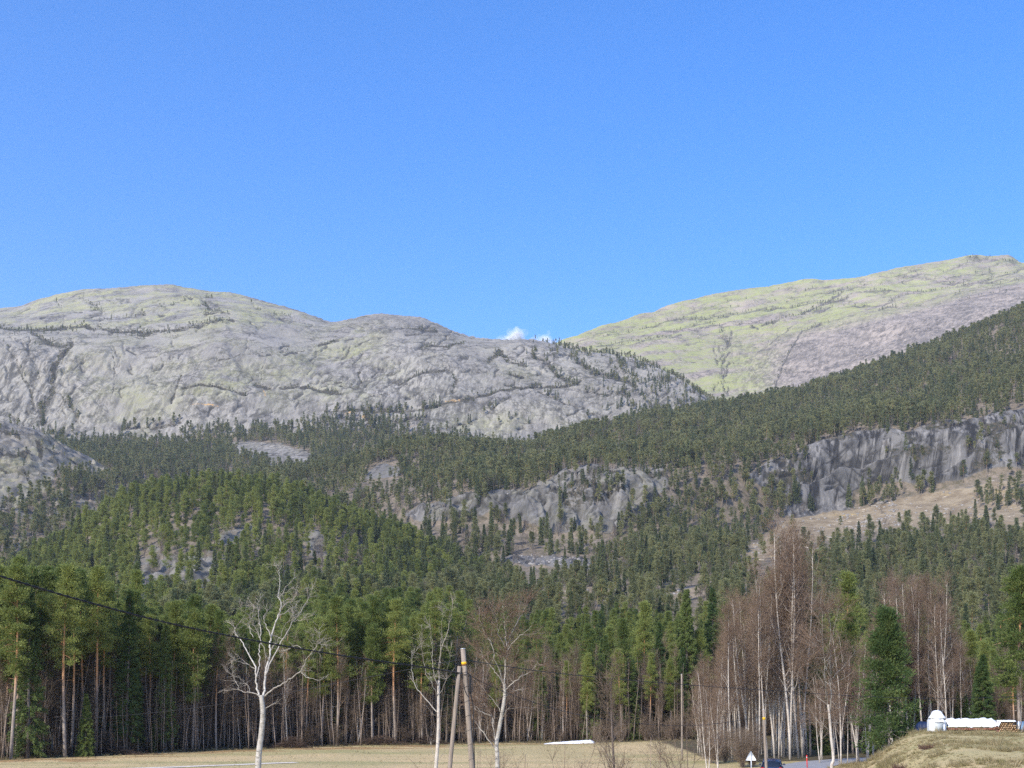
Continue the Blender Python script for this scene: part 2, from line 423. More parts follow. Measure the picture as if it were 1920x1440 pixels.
VEG_SHADE = [  # (polyline in photo pixels, half width, strength): ledges, gullies, cracks; crevice, overhang and shadow lines painted dark
    ([(0, 617), (60, 615), (110, 612), (160, 612), (215, 618), (270, 620), (330, 617), (385, 611), (440, 605)], 3.5, 1), ([(160, 600), (240, 595), (290, 583), (350, 568), (400, 560)], 1.8, .7),
    ([(378, 566), (395, 580), (385, 594), (415, 588), (430, 592)], 4, .8), ([(133, 640), (113, 667), (100, 700), (97, 733), (80, 767), (83, 795)], 6.5, 1),
    ([(60, 622), (85, 640), (110, 650), (128, 645)], 6, .9), ([(15, 650), (35, 690), (55, 730), (62, 765)], 3.5, .8), ([(120, 752), (140, 775), (150, 800)], 5, .7),
    ([(341, 710), (334, 735), (325, 764)], 2.6, 1), ([(208, 648), (215, 700), (215, 748)], 1.6, .8), ([(347, 737), (377, 730), (417, 738), (463, 746)], 3.2, 1),
    ([(478, 722), (500, 728)], 4, 1), ([(525, 730), (560, 722), (600, 728), (640, 736)], 4, .9), ([(600, 640), (633, 638)], 2.4, 1), ([(633, 640), (640, 668)], 1.5, .6),
    ([(570, 650), (500, 662), (440, 675), (405, 686)], 1.6, .8), ([(500, 676), (490, 695), (488, 716)], 1.3, .7), ([(590, 672), (580, 690), (575, 700)], 1.5, .7),
    ([(747, 720), (770, 708), (793, 700), (833, 695)], 3, 1), ([(753, 618), (790, 619), (820, 620)], 2.4, 1), ([(790, 652), (810, 647), (840, 652), (873, 641)], 3.2, 1),
    ([(833, 687), (857, 713), (847, 740)], 3.5, .8), ([(860, 655), (868, 690), (855, 715)], 2.2, .6), ([(915, 672), (935, 662), (950, 670), (985, 681)], 3.8, 1),
    ([(956, 699), (978, 701)], 3.2, 1.3), ([(965, 704), (966, 728)], 1.2, .9), ([(973, 704), (975, 726)], 1.0, .8),
    ([(610, 773), (680, 772), (740, 770), (800, 766), (840, 760), (890, 752), (940, 733), (990, 723), (1060, 720), (1090, 708)], 3.2, 1), ([(840, 807), (880, 796), (923, 773), (957, 747)], 2.8, .9),
    ([(930, 800), (1000, 796), (1060, 801), (1110, 782)], 1.5, .7), ([(1000, 665), (1030, 680), (1050, 700), (1085, 712)], 4.5, .9), ([(1070, 665), (1110, 690), (1150, 700), (1190, 715)], 5, .9),
    ([(1100, 730), (1130, 740), (1165, 735), (1190, 760)], 5, .9), ([(1010, 735), (1040, 748), (1080, 765)], 3, .8), ([(230, 806), (300, 806), (340, 800)], 4, .9),
    ([(640, 722), (668, 728), (676, 712), (672, 690)], 2.8, .9), ([(600, 720), (640, 712)], 2, .8), ([(690, 745), (730, 742)], 2, .7), ([(610, 790), (660, 785), (720, 788), (790, 790)], 5, .8),
    ([(150, 560), (185, 575), (170, 582), (195, 583)], 2.5, .7), ([(105, 565), (115, 580)], 2.5, .7), ([(655, 605), (650, 650), (640, 690)], 1.5, .5), ([(470, 560), (480, 580), (520, 590), (560, 600)], 2.5, .6),
]
VEG_SHADE += [([(0, 626), (60, 624), (130, 622), (210, 626), (330, 626)], 6, .5), ([(0, 640), (40, 636), (80, 650), (120, 640)], 6, .5), ([(20, 700), (70, 715), (95, 745)], 8, .45), ([(100, 655), (70, 690), (60, 720)], 7, .5), ([(130, 670), (115, 720), (110, 780)], 7, .5), ([(370, 575), (400, 585), (430, 580), (470, 590)], 6, .45), ([(620, 790), (700, 795), (800, 800)], 7, .5)]
_sr = np.random.default_rng(55); STROKES = []
for _k in range(380):                # short edges of exfoliating sheets, their overhang shadows darkened into the colour
    x_, y_ = _sr.uniform(0, 1280), _sr.uniform(560, 815)
    if y_ < np.interp(x_, [a for a, b in WALL_SKY], [b for a, b in WALL_SKY]) + 10: continue
    lf = x_ < 330 and y_ > 625
    an = math.radians(_sr.normal(62, 22) if lf and _sr.random() < .7 else _sr.normal(-24, 16)); ln = _sr.gamma(2.0, 7.0) + 5
    if y_ < 610: an = math.radians(_sr.normal(8 if x_ > 320 else -8, 9))
    cu = _sr.normal(0, .12) * ln; dx, dy = math.cos(an) * ln, math.sin(an) * ln
    STROKES.append(([(x_, y_), (x_ + dx * .5 - dy / ln * cu, y_ + dy * .5 + dx / ln * cu), (x_ + dx, y_ + dy)], _sr.uniform(1.0, 1.9), _sr.uniform(.4, 1.0)))
ORANGE = [([(650, 777), (666, 776)], 1.5), ([(678, 782), (700, 786)], 1.5), ([(680, 799), (735, 801)], 2.2), ([(838, 756), (862, 753)], 1.8), ([(366, 769), (412, 772)], 1.5), ([(770, 800), (782, 803)], 1.5), ([(495, 735), (498, 745)], 1.5)]
G = s.G; X, Yw, Z = G[..., 0], G[..., 1], G[..., 2]
wx = s.px + 5 * fbm(X / 22, Yw / 22, Z / 22, 3); wy = s.py + 4 * fbm(X / 22 + 40, Yw / 22, Z / 22, 3)
veg = np.zeros(s.px.shape); groove = np.zeros(s.px.shape); core = np.zeros(s.px.shape)
for pl, w, st in VEG_SHADE:
    d = pline_dist(wx, wy, pl)
    veg = np.maximum(veg, st * np.clip(1.25 - d / (w * 1.5), 0, 1)); groove = np.maximum(groove, st * w * np.exp(-(d / w) ** 2)); core = np.maximum(core, st * np.exp(-(d / min(1.6, w * .6)) ** 2))
gate = sstep(-.22, .12, fbm(X / 38 + 5, Yw / 38, Z / 38, 2)); veg *= .82 + .18 * gate; core *= .6 + .4 * gate; groove *= .5 + .5 * gate
edgecut = np.zeros(s.px.shape)
for pl, w, st in STROKES:
    a = np.array(pl); bx0, by0, bx1, by1 = a[:, 0].min() - 8, a[:, 1].min() - 8, a[:, 0].max() + 8, a[:, 1].max() + 8
    mk = np.nonzero((wx > bx0) & (wx < bx1) & (wy > by0) & (wy < by1)); d = pline_dist(wx[mk], wy[mk], pl)
    veg[mk] = np.maximum(veg[mk], .35 * st * np.clip(1.25 - d / (w * 1.2), 0, 1)); edgecut[mk] = np.maximum(edgecut[mk], st * np.exp(-(d / (w * 1.2)) ** 2))
orange = np.zeros(s.px.shape)
for pl, w in ORANGE: orange = np.maximum(orange, np.clip(1.4 - pline_dist(wx, wy, pl) / w, 0, 1))
V = s.v[:, None] * np.ones_like(s.px)
rockw = sstep(1.9, 2.25, V)                       # below the wall foot: the wooded bench
nearcrest = 1 - 0.75 * sstep(4.75, 5.0, V)
disp = 11 * fbm(X / 160, Yw / 130, Z / 130, 2) + 1.0 * fbm(X / 40, Yw / 40, Z / 60, 4)
disp += slabs(G, 2.2, 46, 0.9, 0.8) * (0.1 + 0.9 * sstep(-0.2, 0.3, fbm(X / 90, Yw / 90, Z / 90 + 7, 2))) + slabs(G, 1.0, 19, -0.7, 0.7, 9.0)
rough_left = sstep(330, 60, s.px) * sstep(3.95, 3.3, V)
disp += rough_left * (6.5 * np.abs(fbm(X / 26, Yw / 26, Z / 80, 4)) + 1.6 * fbm(X / 9, Yw / 9, Z / 16, 3))
disp += sstep(850, 1000, s.px) * 3.0 * np.abs(fbm(X / 28, Yw / 28, Z / 28, 4))
disp += 0.55 * fbm(X / 10, Yw / 10, Z / 14, 3)
disp = disp * nearcrest - np.minimum(groove, 3) * 0.7 - edgecut * 3.0
G += (rockw * disp + (1 - rockw) * 4 * fbm(X / 30, Yw / 30, 0, 3))[..., None] * np.array([0, -0.85, 0.52])
sp = sstep(4.6, 5.0, V) * (1 - sstep(5.0, 5.3, V))
G[..., 2] += sp * 2.2 * fbm(X / 14, X / 6, 0, 4)
bench_rock = np.maximum.reduce([in_poly(wx, wy, [(400, 828), (470, 826), (530, 833), (592, 853), (565, 882), (520, 880), (480, 867), (440, 847)], 5),
                                in_poly(wx, wy, [(225, 805), (300, 812), (360, 818), (350, 833), (290, 826), (230, 816)], 4)])
lich = 0.75 * sstep(625, 600, s.py + 20 * fbm(X / 60, Yw / 60, Z / 60, 3)) * sstep(640, 520, s.px)
for bx, by, rx, ry, st in [(655, 650, 70, 45, .75), (560, 690, 90, 40, .6), (250, 760, 120, 60, .5), (430, 730, 120, 50, .6), (700, 690, 70, 50, .5), (940, 690, 80, 40, .3), (930, 800, 130, 25, .45),
                           (170, 690, 60, 60, .45), (640, 740, 120, 30, .5), (120, 600, 160, 12, .8), (330, 660, 200, 60, .4), (300, 560, 220, 25, .45)]:
    lich = np.maximum(lich, st * np.exp(-((s.px - bx) / rx) ** 2 - ((s.py - by) / ry) ** 2))
lich = np.maximum(lich, .1)
soil = (1 - rockw) * (1 - bench_rock)
finish(s, 'mountain', M_WALL, 'broad grey rock mountain with lichen streaks filling the left skyline',
       dict(veg=veg * (1 - 0.5 * (veg < .3)), lichen=lich, streak=np.clip(0.38 + 0.35 * sstep(200, 60, s.px), 0, 1) * sstep(3.9, 3.2, V) + 0.3 * sstep(600, 680, s.px) * sstep(900, 800, s.px), soil=soil, orange=orange, crack_shade=np.clip(edgecut * 1.0 + .55 * core, 0, 1)))

# ---- far lichen-green dome on the right
s = loft(900, 2300, 640, [
    (1900, [(900, 770), (1300, 800), (1400, 805), (1900, 770), (2300, 740)]),
    (2200, [(900, 735), (1200, 705), (1300, 745), (1400, 752), (1500, 732), (1700, 672), (1920, 592), (2300, 575)]),
    ([(900, 2340), (1100, 2400), (1300, 2450)], [(900, 722), (1100, 666), (1250, 652), (1400, 662), (1600, 617), (1800, 577), (1920, 548), (2300, 560)]),
    ([(900, 2430), (1100, 2510), (1300, 2700), (1500, 2750)], [(900, 712), (1100, 643), (1300, 602), (1500, 572), (1700, 542), (1920, 522), (2300, 550)]),
    ([(900, 2500), (1055, 2600), (1300, 2900), (1800, 3100), (2300, 3150)], DOME_SKY),
    ([(900, 2900), (1300, 3300), (2300, 3500)], up(DOME_SKY, 60)),
], [10, 70, 80, 80, 8], 4)
DOME = s
G = s.G; X, Yw, Z = G[..., 0], G[..., 1], G[..., 2]
wx = s.px + 4 * fbm(X / 40, Yw / 40, Z / 40, 3); wy = s.py + 3 * fbm(X / 40 + 40, Yw / 40, Z / 40, 3)
DV = [([(1350, 618), (1364, 640), (1353, 670), (1361, 690), (1355, 735)], 6, .6), ([(1368, 622), (1372, 650), (1380, 700)], 2.2, .5), ([(1340, 640), (1345, 680), (1352, 700)], 2.2, .5), ([(1541, 608), (1503, 623), (1484, 652), (1465, 690), (1450, 735)], 1.7, 1), ([(1484, 613), (1441, 647)], 1.1, .8),
      ([(1158, 625), (1230, 611), (1268, 599), (1364, 599), (1422, 587), (1479, 580), (1551, 568), (1608, 541)], 1.6, .8), ([(1163, 652), (1220, 640), (1297, 625), (1335, 613)], 1.8, .8),
      ([(1426, 618), (1503, 592), (1541, 573), (1589, 563)], 2.6, .9), ([(1500, 588), (1545, 585), (1560, 575)], 2.5, .8), ([(1709, 515), (1767, 532), (1886, 532)], 1.4, .7), ([(1620, 556), (1720, 546), (1815, 537), (1920, 508)], 1.5, .7),
      ([(1405, 619), (1420, 622)], 2.2, .9), ([(1060, 655), (1110, 640), (1160, 628)], 1.2, .6), ([(1650, 575), (1700, 556), (1750, 552)], 1.3, .6), ([(1480, 560), (1540, 552), (1600, 555)], 1.4, .6), ([(1220, 616), (1300, 590), (1400, 560)], 1.2, .6),
      ([(1750, 575), (1800, 556), (1880, 545)], 1.2, .5), ([(1810, 488), (1870, 490), (1905, 496)], 2.2, .6), ([(1392, 640), (1385, 690), (1378, 735)], .9, .5), ([(1420, 660), (1405, 700), (1400, 740)], .9, .5)]
_sr = np.random.default_rng(66)
for _k in range(26): x_, y_ = 1357 + _sr.normal(0, 9), _sr.uniform(620, 735); DV.append(([(x_, y_), (x_ + _sr.normal(0, 4), y_ + _sr.uniform(4, 14))], _sr.uniform(1.4, 2.8), _sr.uniform(.6, 1)))
for _k in range(150):                # long parallel strata above, flow lines down the bare slab below
    x_ = _sr.uniform(1080, 1960); sk = np.interp(x_, [a for a, b in DOME_SKY], [b for a, b in DOME_SKY]); y_ = sk + 8 + abs(_sr.normal(0, 45))
    if _k < 105: ln = _sr.uniform(20, 90); sl_ = -.17 + _sr.normal(0, .06); DV.append(([(x_, y_), (x_ + ln * .5, y_ + ln * .5 * sl_ + _sr.normal(0, 1.5)), (x_ + ln, y_ + ln * sl_)], _sr.uniform(.7, 1.3), _sr.uniform(.35, .75)))
    else: x_ = _sr.uniform(1380, 1900); y_ = np.interp(x_, [1380, 1500, 1700, 1900], [640, 628, 600, 560]) + _sr.uniform(0, 40); ln = _sr.uniform(25, 80); DV.append(([(x_, y_), (x_ - ln * .36, y_ + ln * .5), (x_ - ln * .62, y_ + ln)], _sr.uniform(.6, 1.0), _sr.uniform(.25, .5)))
veg = np.zeros(s.px.shape); groove = np.zeros(s.px.shape); crk = np.zeros(s.px.shape)
for pl, w, st in DV:
    d = pline_dist(wx, wy, pl); veg = np.maximum(veg, st * np.clip(1.25 - d / (w * 1.5), 0, 1)); groove = np.maximum(groove, st * min(w, 2.2) * (0.2 if w > 4 else 1) * np.exp(-(d / w) ** 2)); crk = np.maximum(crk, st * np.exp(-(d / np.clip(w, 1.0, 1.8)) ** 2))
V = s.v[:, None] * np.ones_like(s.px)
upper = sstep(1.8, 2.6, V)
disp = 12 * fbm(X / 220, Yw / 220, Z / 220, 2) + upper * (slabs(G, 7, 60, -0.28, 0.5) + slabs(G, 3.5, 22, -0.22, 0.5, 4.0)) + 1.0 * fbm(X / 16, Yw / 16, Z / 8, 3) + upper * 2.5 * fbm(X / 60, Yw / 60, Z / 25, 3)
G += ((disp * (1 - 0.75 * sstep(3.7, 4.0, V))) - groove * 1.0)[..., None] * np.array([0, -0.8, 0.6])
G[..., 2] += sstep(3.6, 4.0, V) * 2.5 * fbm(X / 25, X / 9, 0, 4)
pink = sstep(1380, 1500, s.px + 40 * fbm(X / 80, Yw / 80, Z / 80, 3)) * sstep(2.5, 1.9, V - 0.25 * sstep(1600, 1900, s.px))
lich = np.clip(0.84 - 0.84 * pink - 0.2 * sstep(1700, 1900, s.px), 0, 1)
finish(s, 'mountain', M_DOME, 'smooth rounded mountain slab tinted green by lichen on the right skyline', dict(veg=veg * .75, crack_shade=crk, lichen=lich, streak=0.5 * sstep(2.7, 1.6, V) * sstep(1340, 1420, s.px)))

# ---- long wooded ridge with cliffs, coming down from the right
s = loft(300, 2300, 840, [
    (300, 1240),
    (430, [(300, 1150), (800, 1150), (1000, 1140), (1250, 1130), (1430, 1120), (1600, 1120), (2300, 1130)]),
    (580, [(300, 1100), (800, 1095), (1000, 1080), (1250, 1065), (1430, 1055), (1600, 1045), (2300, 1045)]),
    ([(300, 760), (540, 760), (800, 690), (1000, 690), (1250, 710), (1430, 760), (1600, 800), (1800, 770), (2300, 760)],
     [(300, 1035), (540, 1012), (800, 1015), (1000, 1012), (1250, 1003), (1430, 985), (1600, 955), (1800, 930), (1920, 905), (2300, 880)]),
    ([(300, 860), (540, 850), (800, 755), (1000, 745), (1250, 775), (1430, 830), (1600, 845), (1800, 825), (2300, 830)],
     [(300, 970), (540, 958), (800, 948), (1000, 912), (1100, 890), (1250, 886), (1430, 866), (1500, 842), (1600, 813), (1800, 793), (1920, 775), (2300, 730)]),
    ([(300, 940), (540, 930), (800, 880), (1000, 880), (1250, 940), (1430, 1000), (1600, 1040), (1800, 1020), (2300, 980)],
     [(300, 952), (540, 925), (800, 892), (1000, 880), (1250, 838), (1430, 812), (1600, 772), (1800, 722), (1920, 690), (2300, 600)]),
    ([(300, 1020), (540, 1000), (800, 1020), (1000, 1080), (1250, 1180), (1430, 1230), (1600, 1280), (1800, 1260), (2300, 1200)], RIDGE),
    ([(300, 1250), (800, 1250), (1600, 1500), (2300, 1450)], up(RIDGE, 60)),
], [20, 36, 50, 90, 60, 60, 10], 6)
SLOPE = s
G = s.G; X, Yw, Z = G[..., 0], G[..., 1], G[..., 2]
wx = s.px + 9 * fbm(X / 30, Yw / 30, Z / 30, 3); wy = s.py + 6 * fbm(X / 30 + 40, Yw / 30, Z / 30, 3)
CLIFF_R = [(1400, 905), (1440, 872), (1500, 845), (1560, 826), (1610, 812), (1660, 806), (1700, 812), (1760, 792), (1830, 786), (1920, 768), (2100, 740), (2100, 860), (1920, 880), (1850, 888), (1790, 905), (1740, 915),
           (1690, 905), (1640, 905), (1600, 925), (1590, 955), (1480, 967), (1460, 935), (1425, 920)]
CLIFF_M = [(750, 965), (800, 945), (870, 935), (950, 925), (1000, 915), (1050, 890), (1100, 880), (1180, 880), (1250, 885), (1252, 912), (1220, 948), (1185, 980), (1150, 1002), (1050, 1002), (1000, 985), (930, 968), (850, 985)]
SLAB_S = [(678, 888), (720, 874), (772, 884), (742, 897), (690, 899)]
TALUS = [(930, 1046), (1000, 1040), (1080, 1047), (1130, 1058), (1090, 1070), (1000, 1066)]
CUT = [(1388, 1052), (1400, 1030), (1440, 1000), (1480, 970), (1580, 957), (1640, 952), (1700, 932), (1800, 917), (1920, 900), (2100, 885), (2100, 975), (1920, 985), (1850, 980), (1760, 985), (1680, 988), (1600, 1008), (1530, 1018), (1480, 1040), (1420, 1056)]
CUT2 = [(1040, 1108), (1090, 1102), (1150, 1100), (1160, 1118), (1060, 1124)]
CUT3 = [(1225, 1115), (1290, 1100), (1345, 1090), (1355, 1112), (1300, 1125), (1240, 1142)]
cr, cm = in_poly(wx, wy, CLIFF_R, 6), in_poly(wx, wy, CLIFF_M, 8)
sl, ta = in_poly(wx, wy, SLAB_S, 3), in_poly(wx, wy, TALUS, 4)
cut = np.maximum.reduce([in_poly(wx, wy, c, 6) for c in (CUT, CUT2, CUT3)])
rock = np.maximum.reduce([cr, cm, sl, ta])
_sr = np.random.default_rng(88); crk = np.zeros(s.px.shape)
for _k in range(240):                # ledges and joints of the cliff bands
    if _k < 130: x_, y_, an, ln = _sr.uniform(760, 1250), _sr.uniform(880, 1000), math.radians(_sr.normal(-14, 14) if _k % 3 else _sr.normal(75, 14)), _sr.gamma(2, 6) + 4
    else: x_, y_, an, ln = _sr.uniform(1400, 1960), _sr.uniform(775, 960), math.radians(_sr.normal(-18, 9) if _k % 3 else _sr.normal(100, 9)), _sr.gamma(2, 9) + 5
    pl = [(x_, y_), (x_ + math.cos(an) * ln * .5 + _sr.normal(0, 1), y_ + math.sin(an) * ln * .5 + _sr.normal(0, 1)), (x_ + math.cos(an) * ln, y_ + math.sin(an) * ln)]
    mk = np.nonzero((np.abs(wx - x_) < ln + 8) & (np.abs(wy - y_) < ln + 8)); crk[mk] = np.maximum(crk[mk], _sr.uniform(.5, 1) * np.exp(-(pline_dist(wx[mk], wy[mk], pl) / _sr.uniform(1.1, 2.0)) ** 2))
crk *= np.maximum(cr, cm)
broken = sstep(-0.05, 0.25, fbm(X / 28, Yw / 28, Z / 28, 3))
G += (4 * fbm(X / 60, Yw / 60, 0, 3) + rock * ((7 - 3.5 * cr) * np.abs(fbm(X / 30, Yw / 30, Z / 45, 4)) + (1.2 + 2.0 * cm) * fbm(X / 8, Yw / 8, Z / 10, 3)) - crk * 2.5 + cm * 6 * slabs(G, 1, 18, 0.5, 1.2) + cr * 5 * slabs(G, 1, 26, -0.4, 1.2)
      + ta * 3 * np.abs(fbm(X / 4, Yw / 4, Z / 4, 2)))[..., None] * np.array([0, -0.8, 0.6])
vegr = np.clip(cm * (0.25 + broken * 0.5) + cr * (0.08 + sstep(0.0, 0.35, fbm(X / 30 + 9, Yw / 30, Z / 16, 3)) * 0.7), 0, 1)
finish(s, 'wooded_hill', M_SLOPE, 'long pine wooded ridge with dark cliffs and a felled clearing', dict(soil=np.clip(1 - rock - cut, 0, 1), veg=vegr, cut=cut, crack_shade=crk, streak=cr * 0.95 + cm * 0.45 * (1 - broken), lichen=0.25 * cm + sl * .3))

# ---- rock bluff at the left edge
s = loft(-380, 340, 300, [
    (620, 1130),
    (780, [(-380, 1010), (0, 1000), (150, 1020), (340, 1065)]),
    (900, [(-380, 900), (0, 905), (100, 920), (200, 952), (340, 1010)]),
    (960, [(-380, 830), (0, 843), (60, 856), (130, 886), (200, 922), (340, 992)]),
    (1080, [(-380, 755), (0, 795), (30, 800), (60, 808), (100, 825), (140, 848), (175, 865), (205, 882), (260, 925), (340, 985)]),
    (1250, [(-380, 815), (0, 855), (100, 885), (205, 942), (340, 1040)]),
], [30, 50, 50, 44, 8], 4)
BLUFF = s
G = s.G; X, Yw, Z = G[..., 0], G[..., 1], G[..., 2]
V = s.v[:, None] * np.ones_like(s.px)
wx = s.px + 6 * fbm(X / 18, Yw / 18, Z / 18, 3); wy = s.py + 5 * fbm(X / 18 + 40, Yw / 18, Z / 18, 3)
keep = 1 - 0.7 * sstep(3.6, 4.0, V)
G += keep[..., None] * (9 * np.abs(fbm(X / 26, Yw / 26, Z / 26, 4)) + slabs(G, 4, 15, -0.5, 1.0) + 2.5 * fbm(X / 7, Yw / 7, Z / 7, 3))[..., None] * np.array([0, -0.8, 0.6])
rk = np.maximum(in_poly(wx, wy, [(-400, 760), (0, 790), (60, 805), (130, 840), (215, 885), (200, 893), (150, 880), (110, 890), (95, 925), (40, 960), (-400, 990)], 5), 0.75 * sstep(0.12, 0.3, fbm(X / 18, Yw / 18, Z / 18, 3)))
vg = np.zeros(s.px.shape)
for pl, w, st in [([(0, 812), (25, 820), (40, 830)], 3, 1), ([(0, 858), (30, 862), (60, 858)], 4, 1), ([(75, 842), (80, 862)], 4, 1.2), ([(0, 880), (15, 890)], 4, .9), ([(85, 850), (120, 868), (160, 885)], 2.2, .9), ([(110, 838), (140, 855), (180, 880)], 1.6, .7), ([(50, 885), (60, 920), (62, 940)], 3, .9)]:
    vg = np.maximum(vg, st * np.clip(1.25 - pline_dist(wx, wy, pl) / (w * 1.5), 0, 1))
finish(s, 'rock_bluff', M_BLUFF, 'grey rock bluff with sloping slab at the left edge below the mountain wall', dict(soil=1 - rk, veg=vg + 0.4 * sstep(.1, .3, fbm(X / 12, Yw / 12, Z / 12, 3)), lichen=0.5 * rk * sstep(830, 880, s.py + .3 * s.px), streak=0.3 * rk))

# ---- pine-covered knoll in the middle distance
KN = [(-320, 1180), (-100, 1140), (0, 1098), (100, 1042), (200, 978), (250, 952), (300, 936), (400, 929), (500, 931), (560, 945), (600, 960), (700, 1000), (800, 1042), (900, 1086), (1000, 1130), (1100, 1165), (1260, 1230)]
s = loft(-320, 1260, 420, [
    (225, 1340),
    (330, [(-320, 1290), (0, 1270), (400, 1240), (700, 1245), (1000, 1270), (1260, 1300)]),
    (430, [(-320, 1250), (0, 1200), (200, 1150), (400, 1120), (600, 1130), (800, 1170), (1000, 1210), (1260, 1270)]),
    (530, [(-320, 1220), (0, 1145), (200, 1055), (400, 1015), (600, 1045), (800, 1105), (1000, 1165), (1260, 1250)]),
    (640, KN), (780, up(KN, 50)),
], [20, 36, 50, 50, 8], 4)
KNOLL = s
G = s.G; X, Yw, Z = G[..., 0], G[..., 1], G[..., 2]
wx = s.px + 10 * fbm(X / 15, Yw / 15, Z / 15, 3); wy = s.py + 8 * fbm(X / 15 + 40, Yw / 15, Z / 15, 3)
KCLEAR = [[(255, 1060), (300, 1045), (400, 1035), (420, 1060), (400, 1110), (340, 1130), (270, 1150), (240, 1100)], [(405, 1010), (440, 985), (480, 985), (480, 1005), (440, 1030), (410, 1030)],
          [(560, 1005), (590, 995), (630, 1020), (620, 1050), (580, 1040)], [(270, 1020), (300, 1015), (310, 1040), (280, 1045)], [(520, 1080), (640, 1070), (680, 1110), (600, 1140), (530, 1120)]]
kc = np.maximum.reduce([in_poly(wx, wy, c, 8) for c in KCLEAR])
G += (3 * fbm(X / 40, Yw / 40, 0, 3) + kc * (7 * np.abs(fbm(X / 14, Yw / 14, Z / 14, 4)) + 2 * fbm(X / 5, Yw / 5, Z / 5, 3)))[..., None] * np.array([0, -0.7, 0.7])
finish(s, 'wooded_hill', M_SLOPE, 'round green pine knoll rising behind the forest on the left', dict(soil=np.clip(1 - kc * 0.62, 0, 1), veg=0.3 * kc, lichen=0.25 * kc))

# ---- valley floor: field, forest floor, road bank
ROAD = np.array([(10.5, 0), (14, 30), (17, 65), (20.8, 91), (26.8, 107), (34, 116), (46, 124), (64, 131), (90, 138)], float)
EDGE = [(-400, 108), (0, 119), (200, 127), (300, 133), (450, 141), (600, 149), (800, 156), (900, 161), (1000, 164), (1120, 166), (1300, 173), (1400, 176), (2300, 180)]

def catmull(P, n=12):
    P = np.asarray(P, float); Q = np.concatenate([2 * P[:1] - P[1:2], P, 2 * P[-1:] - P[-2:-1]]); out = []
    for k in range(len(P) - 1):
        t = (np.arange(n) / n)[:, None]; p0, p1, p2, p3 = Q[k:k + 4]
        out.append(0.5 * (2 * p1 + (p2 - p0) * t + (2 * p0 - 5 * p1 + 4 * p2 - p3) * t ** 2 + (3 * p1 - p0 - 3 * p2 + p3) * t ** 3))
    return np.concatenate(out + [P[-1:]])
ROADC = catmull(ROAD, 10)

def road_dist(x, y):
    return pline_dist(np.asarray(x, float), np.asarray(y, float), list(map(tuple, ROADC)))

def edge_y(x, y):
    return np.interp(960 + FPX * x / np.maximum(y, 1) * 0.985, [e[0] for e in EDGE], [e[1] for e in EDGE])

def ground_h(x, y):
    x = np.asarray(x, float); y = np.asarray(y, float)
    h = -2.0 - 4.2 * sstep(-5, 24, y)
    h = h + 0.14 * np.clip(y - 185, 0, 135) - 0.25 * np.clip(y - 330, 0, 250)
    h = h + 0.12 * fbm(x / 15, y / 15, 0, 3) * sstep(24, 50, y)
    toe = np.interp(y, [20, 55, 85, 105, 130, 170], [8, 13, 21.5, 30.5, 56, 100]); top = np.interp(y, [20, 55, 85, 105, 130, 170], [17, 22.5, 30.5, 39, 64, 110])
    bank = np.interp(y, [20, 55, 85, 98, 120, 185], [-4.7, -3.4, -2.35, -2.45, -3.1, -5.2]) + 0.18 * fbm(x / 5, y / 5, 3, 3)
    w = sstep(0, 1, (x - toe) / (top - toe)) * sstep(200, 150, y)
    h = h * (1 - w) + np.maximum(h, bank) * w
    far = sstep(0, 8, y - edge_y(x, y)) * sstep(260, 180, y)
    h = h + far * (0.25 + 0.35 * fbm(x / 6, y / 6, 1, 3))
    rd = road_dist(x, y)
    h = np.where(rd < 9, h + (np.minimum(-6.15, h) - h) * sstep(5.6, 2.7, rd) * sstep(15, 30, y), h)
    return h
gx = np.concatenate([-np.geomspace(4800, 121, 16), np.linspace(-120, 120, 241), np.geomspace(121, 4800, 16)])
gy = np.concatenate([-np.geomspace(4800, 20, 10), np.linspace(-10, 60, 36), np.linspace(60.8, 200, 175), np.linspace(204, 340, 35), np.geomspace(350, 4800, 14)])
GX, GY = np.meshgrid(gx, gy)
GZ = ground_h(GX, GY)
mb = MB(); mb.grid(np.stack([GX, GY, GZ], -1))
m = NT('dry spring grass', 0.95, 0.1)
c = m.mix(m.ramp(m.noise(0.05, 5, 0.6, 0.5), 0.38, 0.62), (0.52, 0.39, 0.21), (0.43, 0.345, 0.175))
c = m.mix(m.math('MULTIPLY', m.ramp(m.noise(0.12, 6, 0.7, 0.0, (0.25, 1, 1)), 0.48, 0.68), 0.75), c, (0.26, 0.26, 0.11))
c = m.mix(m.math('MULTIPLY', m.ramp(m.noise(1.2, 5, 0.7, 0.0, (0.4, 1, 1)), 0.5, 0.75), 0.45), c, (0.27, 0.21, 0.12))
c = m.mix(m.ramp(m.at('verge'), 0.25, 0.75), c, m.mix(m.ramp(m.noise(0.8, 5, 0.7), 0.35, 0.65), (0.40, 0.25, 0.11), (0.26, 0.18, 0.10)))
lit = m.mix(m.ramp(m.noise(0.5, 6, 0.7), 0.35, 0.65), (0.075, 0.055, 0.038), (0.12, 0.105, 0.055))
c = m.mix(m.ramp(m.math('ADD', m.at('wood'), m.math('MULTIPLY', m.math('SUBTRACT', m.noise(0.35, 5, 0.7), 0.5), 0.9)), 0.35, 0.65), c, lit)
m.bump(m.noise(2.5, 6, 0.7), 0.7, 0.18)
M_GROUND = m.done(c)
gme = mb.mesh('ground', M_GROUND, True)
ed = GY - edge_y(GX, GY)
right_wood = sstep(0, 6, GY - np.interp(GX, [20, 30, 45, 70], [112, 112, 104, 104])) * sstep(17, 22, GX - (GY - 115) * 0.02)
wood = np.maximum(sstep(-7, 4, ed + 4 * fbm(GX / 7, GY / 7, 8, 3)), right_wood * 0.9)
